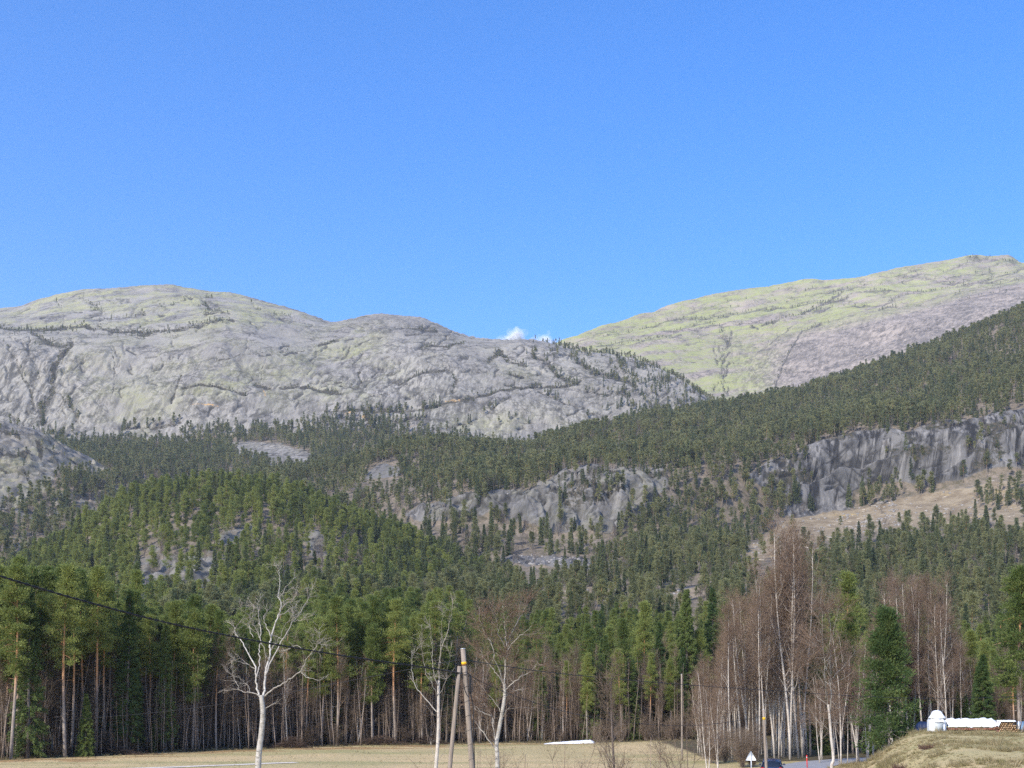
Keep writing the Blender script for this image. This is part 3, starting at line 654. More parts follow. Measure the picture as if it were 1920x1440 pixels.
vrg = sstep(-16, -7, ed) * sstep(0, -4, ed) * sstep(24, 0, GX) * sstep(-0.2, 0.2, fbm(GX / 9, GY / 3, 5, 2))
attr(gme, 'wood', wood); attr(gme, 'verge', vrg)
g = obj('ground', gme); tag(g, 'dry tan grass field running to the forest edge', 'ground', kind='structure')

def strip(name, C, w, mat, label, cat, lift=0.02, n=4):
    C = np.asarray(C, float); T = np.gradient(C, axis=0); T /= np.linalg.norm(T, axis=1, keepdims=True); N = np.stack([-T[:, 1], T[:, 0]], -1)
    o = np.linspace(-w / 2, w / 2, n + 1)
    P = C[:, None] + N[:, None] * o[None, :, None]
    z = ground_h(P[..., 0], P[..., 1]) + lift
    z = z.max(axis=1, keepdims=True) * np.ones_like(z) + 0.02
    mb = MB(); mb.grid(np.concatenate([P, z[..., None]], -1))
    return tag(obj(name, mb.mesh(name, mat, True)), label, cat, kind='structure')
M_ROAD = flat('pale worn asphalt', (0.27, 0.27, 0.28), 0.85, 0.12, 3.0)
M_GRAVEL = flat('pale gravel', (0.58, 0.51, 0.42), 0.95, 0.2, 4.0)
strip('road', ROADC, 4.6, M_ROAD, 'narrow pale asphalt road curving behind the grassy bank', 'road', 0.03)
strip('path', catmull([(-62, 84), (-42, 97), (-30.5, 104.5), (-24.5, 109.5), (-20.5, 112)], 8), 1.7, M_GRAVEL, 'pale gravel track along the field edge at lower left', 'path', 0.01)
# ------------------------------------------------------------------ vegetation prototypes
M_NEEDLE_P = foliage('pine needles', (0.115, 0.16, 0.042), (0.255, 0.29, 0.078), (0.29, 0.315, 0.09))
M_NEEDLE_S = foliage('spruce needles', (0.068, 0.115, 0.036), (0.16, 0.205, 0.055), (0.20, 0.23, 0.065))
M_FAR_P = foliage('hillside pine needles', (0.135, 0.155, 0.072), (0.27, 0.275, 0.12), (0.31, 0.30, 0.145))  # greyed and desaturated to stand in for haze over the far slope
M_MID_P = foliage('knoll pine needles', (0.14, 0.18, 0.052), (0.285, 0.315, 0.085), (0.32, 0.335, 0.10))
M_FAR_S = foliage('hillside spruce needles', (0.085, 0.115, 0.056), (0.16, 0.188, 0.08), (0.195, 0.22, 0.095))
M_TWIG = foliage('bare birch twigs', (0.27, 0.185, 0.13), (0.335, 0.238, 0.168), (0.375, 0.28, 0.20))
M_TWIG_D = foliage('dark scrub twigs', (0.24, 0.175, 0.125), (0.31, 0.235, 0.165), (0.34, 0.265, 0.185))
M_TWIG_F = foliage('grey hillside twigs', (0.20, 0.165, 0.135), (0.25, 0.205, 0.17), (0.30, 0.255, 0.21))

m = NT('pine bark', 0.95, 0.1)
sx = m.n('ShaderNodeSeparateXYZ'); m.l(m.tc.outputs['Object'], sx.inputs[0])
nz = m.noise(3.0, 5, 0.6, 0, (1, 1, 0.25))
c = m.mix(m.ramp(nz, 0.35, 0.65), (0.21, 0.175, 0.15), (0.33, 0.28, 0.235))
c = m.mix(m.ramp(sx.outputs[2], 5.0, 9.5), c, m.mix(m.ramp(nz, 0.35, 0.65), (0.38, 0.19, 0.09), (0.52, 0.29, 0.15)))
m.bump(nz, 0.8, 0.04); M_BARK = m.done(c)
m = NT('spruce bark', 0.95, 0.1); nz = m.noise(3.0, 5, 0.6, 0, (1, 1, 0.3))
M_BARK_S = m.done(m.mix(m.ramp(nz, 0.35, 0.65), (0.11, 0.09, 0.075), (0.22, 0.19, 0.165)))

def birch_bark(name, white=(0.62, 0.58, 0.53), dark=0.5, warm=(0.34, 0.27, 0.22)):
    m = NT(name, 0.8, 0.2)
    b = m.noise(2.2, 5, 0.65, 0.3, (1.0, 1.0, 5.0)); b2 = m.noise(5.0, 5, 0.7, 0.5, (1, 1, 0.7))
    c = m.mix(m.ramp(m.noise(0.8, 4), 0.35, 0.7), white, tuple(t * 0.72 for t in white))
    c = m.mix(m.math('MULTIPLY', m.ramp(b, dark + 0.10, dark + 0.17), 0.8), c, (0.09, 0.08, 0.07))
    c = m.mix(m.math('MULTIPLY', m.ramp(b2, 0.46, 0.66), 0.8), c, warm)
    m.bump(b2, 0.8, 0.03)
    return m.done(c)
M_BIRCH = birch_bark('white birch bark', (0.56, 0.505, 0.435), 0.5)
M_BIRCH_G = birch_bark('weathered birch bark', (0.50, 0.465, 0.41), 0.47, (0.24, 0.215, 0.17))
M_LIMB = birch_bark('grey birch limb bark', (0.40, 0.365, 0.315), 0.5, (0.22, 0.19, 0.155))
M_STEM = foliage('grey brown stem bark', (0.19, 0.15, 0.12), (0.46, 0.37, 0.30), (0.42, 0.27, 0.17))

LOD = {'near': (74, 6, 38, .22, .20, .31), 'mid': (40, 4, 26, .38, .22, .38), 'far': (20, 3, 18, .64, .25, .44)}
def pine(rng, h, cs, cr, lod='near', dense=1.0, taper=0.6):
    """trunk mesh builder (wood) and crown mesh builder (needles)"""
    wood, crown = MB(), MB(); near = lod == 'near'
    nb, nc, nt, size, wid, rad = LOD[lod]; nb = int(nb * dense)
    k = 14 if near else 6
    zz = np.linspace(0, h * 0.985, k); ph = rng.uniform(0, 6.28, 2)
    bend = h * 0.012
    tr = np.stack([bend * np.sin(zz / h * 4 + ph[0]) - bend * math.sin(ph[0]), bend * np.sin(zz / h * 3.3 + ph[1]) - bend * math.sin(ph[1]), zz], -1)
    wood.tube(tr, (h / 95) * (1 - zz / h) ** 0.8 * 0.93 + 0.015, 8 if near else 4)
    t = np.sort(rng.random(nb) ** 0.85); z = h * (cs + (0.985 - cs) * t)
    az = rng.uniform(0, 6.28, nb)
    lw = 0.35 if dense > 1.12 and near else 1.0
    lob = 1 + lw * 0.35 * np.sin(az * 2 + ph[0] + t * 7) + lw * 0.2 * np.sin(az * 3 + ph[1] - t * 11)      # uneven crown outline
    shape = (1 - t) ** taper * (0.5 + 0.5 * np.minimum(1, t * 3.5 + (.6 if taper > .8 else 0))) * rng.uniform(0.45, 1.15, nb) * lob + 0.06
    L = cr * shape
    el = np.radians(-12 + 55 * t + rng.normal(0, 10, nb))
    D = np.stack([np.cos(az) * np.cos(el), np.sin(az) * np.cos(el), np.sin(el)], -1)
    B = np.stack([np.interp(z, zz, tr[:, i]) for i in range(3)], -1)
    tip = B + D * L[:, None]; tip[:, 2] -= 0.05 * L ** 2
    mid = B + D * L[:, None] * 0.5 + np.array([0, 0, 0.03])
    if near:
        wood.segs(B, mid, 0.035, 0.025, 3); wood.segs(mid, tip, 0.025, 0.008, 3)
        nd = 16; zd = rng.uniform(0.25 * cs, cs, nd) * h; ad = rng.uniform(0, 6.28, nd)
        Bd = np.stack([np.interp(zd, zz, tr[:, i]) for i in range(3)], -1); Ld = rng.uniform(0.3, 1.4, nd)[:, None]
        wood.segs(Bd, Bd + np.stack([np.cos(ad), np.sin(ad), rng.uniform(-0.3, 0.15, nd)], -1) * Ld, 0.018, 0.006, 3)
    u = rng.uniform(0.3, 1.05, (nb, nc)); u[:, 0] = 1.0
    C = B[:, None] + (tip - B)[:, None] * u[..., None] + rng.normal(0, 0.12 if near else 0.22, (nb, nc, 3)) * (0.5 + L[:, None, None] * 0.5)
    C = C.reshape(-1, 3); Dk = np.repeat(D, nc, 0)
    off = rng.normal(0, rad, (len(C), nt, 3)) * np.array([1, 1, 0.5]) * rng.uniform(0.6, 1.2, (len(C), 1, 1))
    P = (C[:, None] + off).reshape(-1, 3)
    dd = off.reshape(-1, 3) / rad * 0.6 + np.repeat(Dk, nt, 0) * 0.6 + np.array([0, 0, 0.5]) + rng.normal(0, 0.5, (len(P), 3))
    sz = rng.uniform(0.7, 1.25, len(P)) * size
    V, F = leaf_tris(P, dd, sz, sz * wid, rng); crown.add(V, F)
    return wood, crown

SLOD = {'near': (54, 8, 13, 5, .27, .18, .10), 'mid': (28, 7, 7, 4, .5, .26, .16), 'far': (17, 5, 4, 3, .8, .28, .24)}
def spruce(rng, h, R, lod='near', low=0.05, shag=1.0):
    wood, crown = MB(), MB(); far = lod != 'near'; nw, nbr, ns, q, size, wid, jit = SLOD[lod]
    zz = np.linspace(0, h * 0.99, 4 if far else 8); tr = np.stack([0 * zz, 0 * zz, zz], -1)
    wood.tube(tr, (h / 85) * (1 - zz / h) ** 0.9 + 0.012, 4 if far else 7)
    step = h / nw
    zl = np.arange(h * low, h * 0.985, step)
    z = np.repeat(zl, nbr) + rng.normal(0, step * 0.35, len(zl) * nbr); z = np.clip(z, h * low * 0.6, h * 0.985)
    t = z / h
    L = (R * (1 - t) ** 0.85 * rng.uniform(0.65, 1.15, len(z)) * np.where(rng.random(len(z)) < 0.08, 0.5, 1) + 0.10) * np.minimum(1, 0.75 + 2.0 * t)
    az = rng.uniform(0, 6.28, len(z)); dr = np.radians(-28 + 50 * t + rng.normal(0, 7, len(z)))
    D = np.stack([np.cos(az) * np.cos(dr), np.sin(az) * np.cos(dr), np.sin(dr)], -1)
    B = np.stack([0 * z, 0 * z, z], -1); tip = B + D * L[:, None]; tip[:, 2] += 0.05 * L
    if not far: wood.segs(B, tip, 0.022, 0.006, 3)
    u = np.sqrt(rng.uniform(0.06, 1.0, (len(z), ns))); u[:, 0] = 0.97
    P = B[:, None] + (tip - B)[:, None] * u[..., None]
    P = P.reshape(-1, 3); Dk = np.repeat(D, ns, 0); S = np.cross(Dk, [0, 0, 1.0]); sgn = rng.choice([-1, 1], len(P))[:, None]
    P = np.repeat(P, q, 0); Dk = np.repeat(Dk, q, 0); S = np.repeat(S * sgn, q, 0)
    P = P + rng.normal(0, jit * shag, P.shape)
    dd = Dk * 0.7 + S * rng.uniform(0.1, 1.0, (len(P), 1)) + np.array([0, 0, -0.35]) * shag + rng.normal(0, 0.28, P.shape)
    sz = rng.uniform(0.7, 1.2, len(P)) * size * (0.6 + 0.4 * np.repeat(np.repeat(np.minimum(1, L), ns), q))
    V, F = leaf_tris(P, dd, sz, sz * wid, rng); crown.add(V, F)
    return wood, crown

def twigs_on(rng, P, D, n, L, r, spread=0.7, upb=0.3, gen=2):
    """fine branching twigs growing from points P along directions D"""
    i = rng.integers(0, len(P), n)
    d = D[i] + rng.normal(0, spread, (n, 3)) + np.array([0, 0, upb]); d /= np.linalg.norm(d, axis=1, keepdims=True)
    l = (L * rng.uniform(0.5, 1.3, n))[:, None]
    a = P[i]; m1 = a + d * l * 0.5; d2 = d + rng.normal(0, 0.3, (n, 3)); d2 /= np.linalg.norm(d2, axis=1, keepdims=True); b = m1 + d2 * l * 0.5
    out = [(a, m1, r, r * 0.75), (m1, b, r * 0.75, r * 0.4)]
    if gen > 1:
        k = 2
        for _ in range(k):
            f = rng.uniform(0.2, 0.95, n)[:, None]; s0 = a + (b - a) * f
            d3 = d2 + rng.normal(0, 0.65, (n, 3)); d3 /= np.linalg.norm(d3, axis=1, keepdims=True)
            out.append((s0, s0 + d3 * l * rng.uniform(0.35, 0.7, (n, 1)), r * 0.6, r * 0.35))
    return out

def birch(rng, h, r0, nl=16, lo=0.3, spread=0.16, nt=650, tw=0.011, L=1.0, fork=1, sides=6):
    """slender bare birch: white stem and limbs, brown twig haze"""
    wood, crown = MB(), MB()
    TP, TD = [], []
    for f in range(fork):
        zz = np.linspace(0, 1, 12); ph = rng.uniform(0, 6.28, 2); a = rng.uniform(0, 6.28)
        lean = (0.0 if fork == 1 else rng.uniform(0.05, 0.13)) * h
        hh = h * (1 if f == 0 else rng.uniform(0.75, 0.98))
        tr = np.stack([lean * np.cos(a) * zz ** 1.3 + 0.012 * h * (np.sin(zz * 5 + ph[0]) - math.sin(ph[0])), lean * np.sin(a) * zz ** 1.3 + 0.012 * h * (np.sin(zz * 4 + ph[1]) - math.sin(ph[1])), hh * zz], -1)
        wood.tube(tr, r0 * (1 - zz) ** 0.85 * (1 if f == 0 else 0.8) + 0.012, sides)
        for _ in range(nl):
            t = lo + (0.97 - lo) * rng.random() ** 0.8
            b = np.array([np.interp(t, zz, tr[:, i]) for i in range(3)]); az = rng.uniform(0, 6.28)
            el = math.radians(rng.uniform(45, 68)); l = h * spread * (1.15 - 0.75 * t) * rng.uniform(0.6, 1.3)
            d = np.array([math.cos(az) * math.cos(el), math.sin(az) * math.cos(el), math.sin(el)])
            u = np.linspace(0, 1, 5)[:, None]
            pl = b + d * l * u + np.array([0, 0, 0.18 * l]) * u ** 2 + np.concatenate([np.zeros((1, 3)), rng.normal(0, 0.03 * l, (4, 3))])
            rr = max(0.012, r0 * 0.34 * (1 - t * 0.7))
            wood.tube(pl, rr * (1 - u[:, 0] * 0.8), 4, False)
            for q in range(1, 5): TP.append(pl[q]); TD.append((pl[q] - pl[q - 1]) / (np.linalg.norm(pl[q] - pl[q - 1]) + 1e-6))
        for t in np.linspace(lo, 0.99, 10):
            TP.append(np.array([np.interp(t, zz, tr[:, i]) for i in range(3)])); az = rng.uniform(0, 6.28); TD.append(np.array([math.cos(az), math.sin(az), 0.6]))
    for a, b, ra, rb in twigs_on(rng, np.array(TP), np.array(TD), nt, L, tw): crown.segs(a, b, ra, rb, 3)
    return wood, crown

def shrub(rng, h, n=14, nt=420, tw=0.009, spread=0.55):
    wood, crown = MB(), MB(); TP, TD = [], []
    for _ in range(n):
        az = rng.uniform(0, 6.28); l = h * rng.uniform(0.55, 1.0); s = rng.uniform(0.1, spread)
        u = np.linspace(0, 1, 5)[:, None]
        p = np.array([math.cos(az) * s, math.sin(az) * s, 1.0]) * l * u * np.array([1, 1, 0.95]) + np.concatenate([np.zeros((1, 3)), rng.normal(0, 0.04 * l, (4, 3))]) + np.array([math.cos(az), math.sin(az), 0]) * 0.1
        wood.tube(p, 0.028 * (1 - 0.8 * u[:, 0]), 4, False)
        for q in range(1, 5): TP.append(p[q]); TD.append((p[q] - p[q - 1]) / np.linalg.norm(p[q] - p[q - 1]))
    for a, b, ra, rb in twigs_on(rng, np.array(TP), np.array(TD), nt, 0.32 * h ** 0.8, tw): crown.segs(a, b, ra, rb, 3)
    return wood, crown

def bare_far(rng, h):
    """bare hillside birch or aspen, seen from far away"""
    wood, crown = MB(), MB()
    for k in range(2):
        a = rng.uniform(0, 6.28); zz = np.linspace(0, 1, 4)
        wood.tube(np.stack([math.cos(a) * zz * h * 0.1 * k, math.sin(a) * zz * h * 0.1 * k, zz * h * (0.95 - 0.1 * k)], -1), 0.15 * (1 - zz * 0.85), 4, False)
    n = 90; z = rng.uniform(0.25, 0.98, n) * h; rad = 0.17 * h * np.sin(np.clip((z / h - 0.1) / 0.95, 0, 1) * math.pi) ** 0.7 * np.sqrt(rng.random(n)); a = rng.uniform(0, 6.28, n)
    P = np.stack([np.cos(a) * rad, np.sin(a) * rad, z], -1)
    D = np.stack([np.cos(a) * 0.5, np.sin(a) * 0.5, np.full(n, 1.0)], -1) + rng.normal(0, 0.25, (n, 3))
    crown.segs(P, P + D * rng.uniform(0.9, 2.0, (n, 1)), 0.055, 0.02, 3)
    return wood, crown

def merged(name, wood, crown, mw, mc):
    """one mesh with wood and crown materials, for masses of trees"""
    V = np.concatenate(wood.V + crown.V); F, mi = [], []
    for src, off, k in ((wood, 0, 0), (crown, wood.n, 1)):
        for fs in src.F.values():
            f = np.concatenate(fs) + off; F.append(f); mi.append(np.full(len(f), k))
    return mesh_np(name, V, F, [mw, mc], np.concatenate(mi))

def proto(me):
    return bpy.data.objects.new(me.name, me)          # source for the forest's geometry nodes, linked nowhere

r = np.random.default_rng
PINE_SPECS = [(20, .50, 2.2, 1.0), (19, .44, 2.3, 1.05), (21, .55, 2.0, .95), (17, .42, 2.1, 1.0), (18, .48, 1.9, 1.0), (16, .36, 2.3, 1.1), (20, .58, 2.5, .8)]
PINES = []
for i, (h, cs, cr, dn) in enumerate(PINE_SPECS):
    w, c = pine(r(100 + i), h, cs, cr, dense=dn)
    PINES.append((w.mesh('pine_trunk', M_BARK, True), c.mesh('pine_crown', M_NEEDLE_P), h, merged('pine_mass', w, c, M_BARK, M_NEEDLE_P)))
SPRUCES = []
for i, (h, R, lo) in enumerate([(18, 2.5, .06), (16, 2.2, .04), (20, 2.6, .12), (12, 2.2, .03)]):
    w, c = spruce(r(200 + i), h, R, low=lo)
    SPRUCES.append((w.mesh('spruce_trunk', M_BARK_S, True), c.mesh('spruce_crown', M_NEEDLE_S), h, merged('spruce_mass', w, c, M_BARK_S, M_NEEDLE_S)))
BIRCHES = []
for i, (h, r0, nl, lo, spd, nt, fk) in enumerate([(18, .10, 26, .28, .15, 680, 1), (20, .11, 30, .33, .14, 760, 1), (16, .085, 24, .28, .16, 620, 2), (17, .075, 22, .38, .13, 540, 1), (13, .07, 16, .25, .17, 420, 2), (10, .06, 14, .2, .18, 320, 2)]):
    w, c = birch(r(300 + i), h, r0, nl, lo, spd, nt, 0.0115, 1.2, fk)
    BIRCHES.append((w.mesh('birch_trunk', M_BIRCH, True), c.mesh('birch_twigs', M_TWIG), h, merged('birch_mass', w, c, M_STEM, M_TWIG_D)))
SHRUBS = []
for i, (h, n, nt) in enumerate([(3.0, 16, 420), (2.2, 14, 360), (4.2, 18, 520)]):
    w, c = shrub(r(400 + i), h, n, nt, 0.011)
    SHRUBS.append((w.mesh('shrub_stems', M_STEM, True), c.mesh('shrub_twigs', M_TWIG_D), h, merged('shrub_mass', w, c, M_STEM, M_TWIG_D)))

FAR, MID, MID2 = [], [], []
for lst, lod, seed, mt in ((FAR, 'far', 500, M_FAR_P), (MID, 'mid', 560, M_MID_P), (MID2, 'mid', 560, M_FAR_P)):
    for i, (h, cs, cr) in enumerate([(15, .34, 2.2), (14, .28, 2.3), (16, .4, 2.0), (13, .22, 2.2), (15, .42, 2.4)]):
        w, c = pine(r(seed + i), h, cs, cr, lod, 1.15); lst.append(proto(merged('hill_pine', w, c, M_BARK, mt)))
    for i, (h, R) in enumerate([(16, 2.2), (14, 1.9), (18, 2.2)]):
        w, c = spruce(r(seed + 20 + i), h, R, lod); lst.append(proto(merged('hill_spruce', w, c, M_BARK_S, M_FAR_S)))
    for i, h in enumerate([11, 9, 13]):
        w, c = bare_far(r(seed + 40 + i), h); lst.append(proto(merged('hill_bare', w, c, M_TWIG_F, M_TWIG_F)))
P_PINE, P_SPR, P_BARE = [0, 1, 2, 3, 4], [5, 6, 7], [8, 9, 10]

def scatter_nodes(name, protos):
    ng = bpy.data.node_groups.new(name, 'GeometryNodeTree')
    ng.interface.new_socket('Geometry', in_out='INPUT', socket_type='NodeSocketGeometry')
    ng.interface.new_socket('Geometry', in_out='OUTPUT', socket_type='NodeSocketGeometry')
    N = ng.nodes.new; L = ng.links.new
    gi, go = N('NodeGroupInput'), N('NodeGroupOutput')
    iop = N('GeometryNodeInstanceOnPoints'); iop.inputs['Pick Instance'].default_value = True
    jn = N('GeometryNodeJoinGeometry')
    for p in reversed(protos):
        oi = N('GeometryNodeObjectInfo'); oi.inputs['Object'].default_value = p; oi.inputs['As Instance'].default_value = False
        gt = N('GeometryNodeGeometryToInstance'); L(oi.outputs['Geometry'], gt.inputs[0]); L(gt.outputs[0], jn.inputs[0])
    def na(n, ty):
        d = N('GeometryNodeInputNamedAttribute'); d.data_type = ty; d.inputs['Name'].default_value = n; return d.outputs[0]
    L(gi.outputs[0], iop.inputs['Points']); L(jn.outputs[0], iop.inputs['Instance'])
    L(na('pick', 'INT'), iop.inputs['Instance Index'])
    cx = N('ShaderNodeCombineXYZ'); L(na('tilt', 'FLOAT'), cx.inputs[0]); L(na('turn', 'FLOAT'), cx.inputs[2])
    er = N('FunctionNodeEulerToRotation'); L(cx.outputs[0], er.inputs[0]); L(er.outputs[0], iop.inputs['Rotation'])
    L(na('size', 'FLOAT'), iop.inputs['Scale'])
    L(iop.outputs[0], go.inputs[0])
    return ng

def mass(name, P, pick, size, protos, label, cat, rng, tilt=0.04):
    """many plants of one kind that nobody could count: one object"""
    P = np.asarray(P, np.float32); me = bpy.data.meshes.new(name); me.vertices.add(len(P)); me.vertices.foreach_set('co', P.ravel())
    a = me.attributes.new('pick', 'INT', 'POINT'); a.data.foreach_set('value', np.asarray(pick, np.int32))
    attr(me, 'size', size); attr(me, 'turn', rng.uniform(0, 6.28, len(P))); attr(me, 'tilt', rng.normal(0, tilt, len(P)))
    o = obj(name, me); md = o.modifiers.new('scatter', 'NODES'); md.node_group = scatter_nodes(name, protos)
    return tag(o, label, cat, kind='stuff')

def scatter(s, dens, rng, v1=None):
    """random points on a terrain surface; dens(px,py,P,extra) = plants per square metre"""
    G = s.G; v1 = s.crest + 0.35 if v1 is None else v1
    c = 0.25 * (G[:-1, :-1] + G[1:, :-1] + G[:-1, 1:] + G[1:, 1:])
    e1 = G[1:, :-1] - G[:-1, :-1]; e2 = G[:-1, 1:] - G[:-1, :-1]
    ar = np.abs(e1[..., 0] * e2[..., 1] - e1[..., 1] * e2[..., 0]) * 0.75 + 0.25 * np.linalg.norm(np.cross(e1, e2), axis=-1)
    px, py = proj(c)
    ex = {k: 0.25 * (a[:-1, :-1] + a[1:, :-1] + a[:-1, 1:] + a[1:, 1:]) for k, a in s.A.items() if np.ndim(a) == 2}
    ex['v'] = (s.v[:-1, None] + s.v[1:, None]) * 0.5 * np.ones_like(px)
    lam = dens(px, py, c, ex) * ar * (ex['v'] < v1) * (px > -160) * (px < 2080)
    n = rng.poisson(np.clip(lam, 0, 50))
    i, j = np.nonzero(n); k = n[i, j]; i = np.repeat(i, k); j = np.repeat(j, k)
    a, b = rng.random((2, len(i), 1))
    P = (G[i, j] * (1 - a) + G[i + 1, j] * a) * (1 - b) + (G[i, j + 1] * (1 - a) + G[i + 1, j + 1] * a) * b
    P[:, 2] -= 0.15
    qx, qy = proj(P)
    return P, qx, qy

def choose(rng, n, probs):
    """probs: list of (list of prototypes, weight array or number)"""
    W = np.stack([np.broadcast_to(np.asarray(w, float), (n,)) for _, w in probs]); W = np.cumsum(W / W.sum(0), 0)
    u = rng.random(n); k = (u[None] > W).sum(0)
    out = np.zeros(n, int)
    for i, (lst, _) in enumerate(probs):
        mk = k == i; out[mk] = rng.choice(lst, mk.sum())
    return out

# ------------------------------------------------------------------ forests on the hills
def dense_noise(P, s, lo=-0.25, hi=0.15): return sstep(lo, hi, fbm(P[..., 0] / s, P[..., 1] / s, P[..., 2] / s, 3))
g_ = r(11)
def tops(px, py, P, polys, k=12.0):
    """1 where a tree rooted here would stand in front of open ground"""
    h = k * FPX / P[..., 1]
    return np.maximum.reduce([np.maximum(in_poly(px, py - h, c), in_poly(px, py - h * .5, c)) for c in polys])
def d_slope(px, py, P, e):
    rock = np.clip(e['soil'], 0, 1); cut = e['cut']
    d = 0.062 * rock * (0.42 + 0.58 * dense_noise(P, 32, -.3, .1)) * (0.7 + 0.3 * dense_noise(P, 110, -.2, .2)) * (1 - cut)
    d = d + 0.045 * (e['veg'] > 0.3) + 0.0022 * cut
    stand = np.maximum(in_poly(px, py, [(1590, 905), (1700, 890), (1790, 905), (1720, 935), (1640, 950), (1590, 955)]), in_poly(px, py, [(1820, 930), (1960, 905), (1960, 945), (1840, 960)]))
    row = in_poly(px, py, [(1030, 1095), (1160, 1088), (1160, 1101), (1090, 1103), (1040, 1109)])
    d = d * (1 - 0.5 * in_poly(px, py, [(640, 965), (760, 975), (1000, 1000), (1160, 1010), (1180, 1090), (1000, 1100), (800, 1070)], 15))
    d = d * (1 - 0.85 * tops(px, py, P, (CUT, CUT2, CUT3, SLAB_S, TALUS))) * (1 - 0.3 * tops(px, py, P, (CLIFF_R, CLIFF_M)))
    return np.where(stand + row > 0, 0.04, d)
P, qx, qy = scatter(SLOPE, d_slope, g_)
n = len(P); bare = 0.10 + 0.45 * sstep(0.1, 0.35, fbm(P[:, 0] / 45, P[:, 1] / 45, 4, 3)) + 0.25 * in_poly(qx, qy, CLIFF_M, 10) + .3 * in_poly(qx, qy, [(1000, 810), (1260, 790), (1200, 830), (1020, 840)])
bare = bare + .5 * in_poly(qx, qy, [(640, 965), (760, 975), (1000, 1000), (1160, 1010), (1180, 1090), (1000, 1100), (800, 1070)], 15)
spr = 0.15 + 0.35 * sstep(0.0, 0.3, fbm(P[:, 0] / 60 + 50, P[:, 1] / 60, 4, 2))
pk = choose(g_, n, [(P_PINE, 1.0), (P_SPR, spr), (P_BARE, bare)])
low = sstep(1060, 1100, qy) * sstep(900, 1000, qx)
rocky = np.maximum(in_poly(qx, qy, CLIFF_R), in_poly(qx, qy, CLIFF_M))
sz = g_.uniform(0.52, 1.02, n) * (1 - 0.35 * low * g_.random(n)) * (1 - 0.45 * rocky * g_.random(n)) * (1 - .25 * in_poly(qx, qy, CUT, 4) * g_.random(n)) * (0.85 + 0.3 * dense_noise(P, 70, -.2, .2))
pk = np.where(P[:, 1] < 720, pk + 11, pk)
mass('forest', P, pk, sz, FAR + MID2, 'mixed pine forest covering the long ridge with its cliffs', 'forest', g_)
N_SLOPE = n

def d_knoll(px, py, P, e):
    cl = e['veg'] / 0.3
    return (0.052 * (0.4 + 0.6 * dense_noise(P, 22, -.3, .1)) * (1 - 0.72 * np.clip(cl, 0, 1))) * (1 - 0.72 * tops(px, py, P, KCLEAR[:4], 10.0) * (0.7 + 0.0 * px)) * (e['v'] > 1.2)
P, qx, qy = scatter(KNOLL, d_knoll, g_)
n = len(P); bare = 0.05 + 0.25 * in_poly(qx, qy, KCLEAR[0], 20) + 1.6 * in_poly(qx, qy, [(520, 1060), (660, 1050), (690, 1120), (540, 1150)], 15)
pk = choose(g_, n, [(P_PINE, 1.0), (P_SPR, 0.14 + 0.4 * sstep(600, 850, qx)), (P_BARE, bare)])
mass('forest', P, pk, g_.uniform(0.5, 1.0, n), MID, 'green pine forest covering the round knoll on the left', 'forest', g_)

def d_bluff(px, py, P, e):
    return 0.036 * np.clip(e['soil'] - 0.05, 0, 1) * (0.5 + 0.5 * dense_noise(P, 25)) + 0.012 * (e['veg'] > 0.7)
P, qx, qy = scatter(BLUFF, d_bluff, g_)
n = len(P); pk = choose(g_, n, [(P_PINE, 1.0), (P_SPR, 0.35), (P_BARE, 0.35)])
sz = g_.uniform(0.55, 1.05, n) * np.where(qy < 900, 0.6, 1)
mass('forest', P, pk, sz, FAR, 'sparse pine forest around the rock bluff at the left edge', 'forest', g_)

def d_wall(px, py, P, e):
    v = e['v']
    bench = np.clip(e['soil'], 0, 1) * 0.034 * (0.6 + 0.4 * dense_noise(P, 40)) * (v > 0.9) * (v < 2.2)
    foot = sstep(2.25, 2.0, v) * sstep(1.9, 2.1, v) * 0.03 * sstep(-.05, .2, fbm(P[..., 0] / 50, P[..., 1] / 50, 2, 3)) * sstep(600, 680, px)
    mid = 0.03 * in_poly(px, py, [(330, 812), (345, 808), (500, 808), (620, 792), (800, 806), (840, 822), (760, 836), (600, 840), (470, 830), (340, 826)], 6)
    ledge = 0.042 * np.clip((e['veg'] - 0.35) * 2.2, 0, 1) * (v >= 2.0)
    ridge = sstep(985, 1080, px) * (v > 4.2) * 0.02 * dense_noise(P, 30, -.15, .2) + sstep(1080, 1180, px) * (v > 2.6) * 0.022 * dense_noise(P, 30, -.1, .2)
    toe = in_poly(px, py, [(1150, 690), (1300, 745), (1340, 790), (1180, 800), (1190, 760)], 10) * 0.02
    return np.maximum.reduce([bench, foot, mid, ledge, ridge, toe])
P, qx, qy = scatter(WALL, d_wall, g_, 5.12)
n = len(P); pk = choose(g_, n, [(P_PINE, 1.0), (P_SPR, 0.5), (P_BARE, 0.2 + 0.6 * in_poly(qx, qy, [(200, 800), (340, 795), (330, 830), (220, 830)], 5))])
high = sstep(800, 720, qy)
sz = g_.uniform(0.55, 1.1, n) * (1 - 0.45 * high * g_.uniform(0.4, 1.3, n)) * np.where((qx < 980) & (qy < 760), g_.uniform(0.3, 0.75, n), 1.0)
mass('forest', P, pk, sz, FAR, 'thin dark pines on the ledges and foot of the mountain wall', 'forest', g_)

def d_dome(px, py, P, e): return 0.03 * np.clip((e['veg'] - 0.3) * 2, 0, 1) * sstep(1.0, 1.2, e['v'])
P, qx, qy = scatter(DOME, d_dome, g_)
mass('scrub', P, choose(g_, len(P), [(P_PINE, 1.0)]), g_.uniform(0.2, 0.55, len(P)), FAR, 'scattered dwarf scrub in the cracks of the far mountain slab', 'scrub', g_)

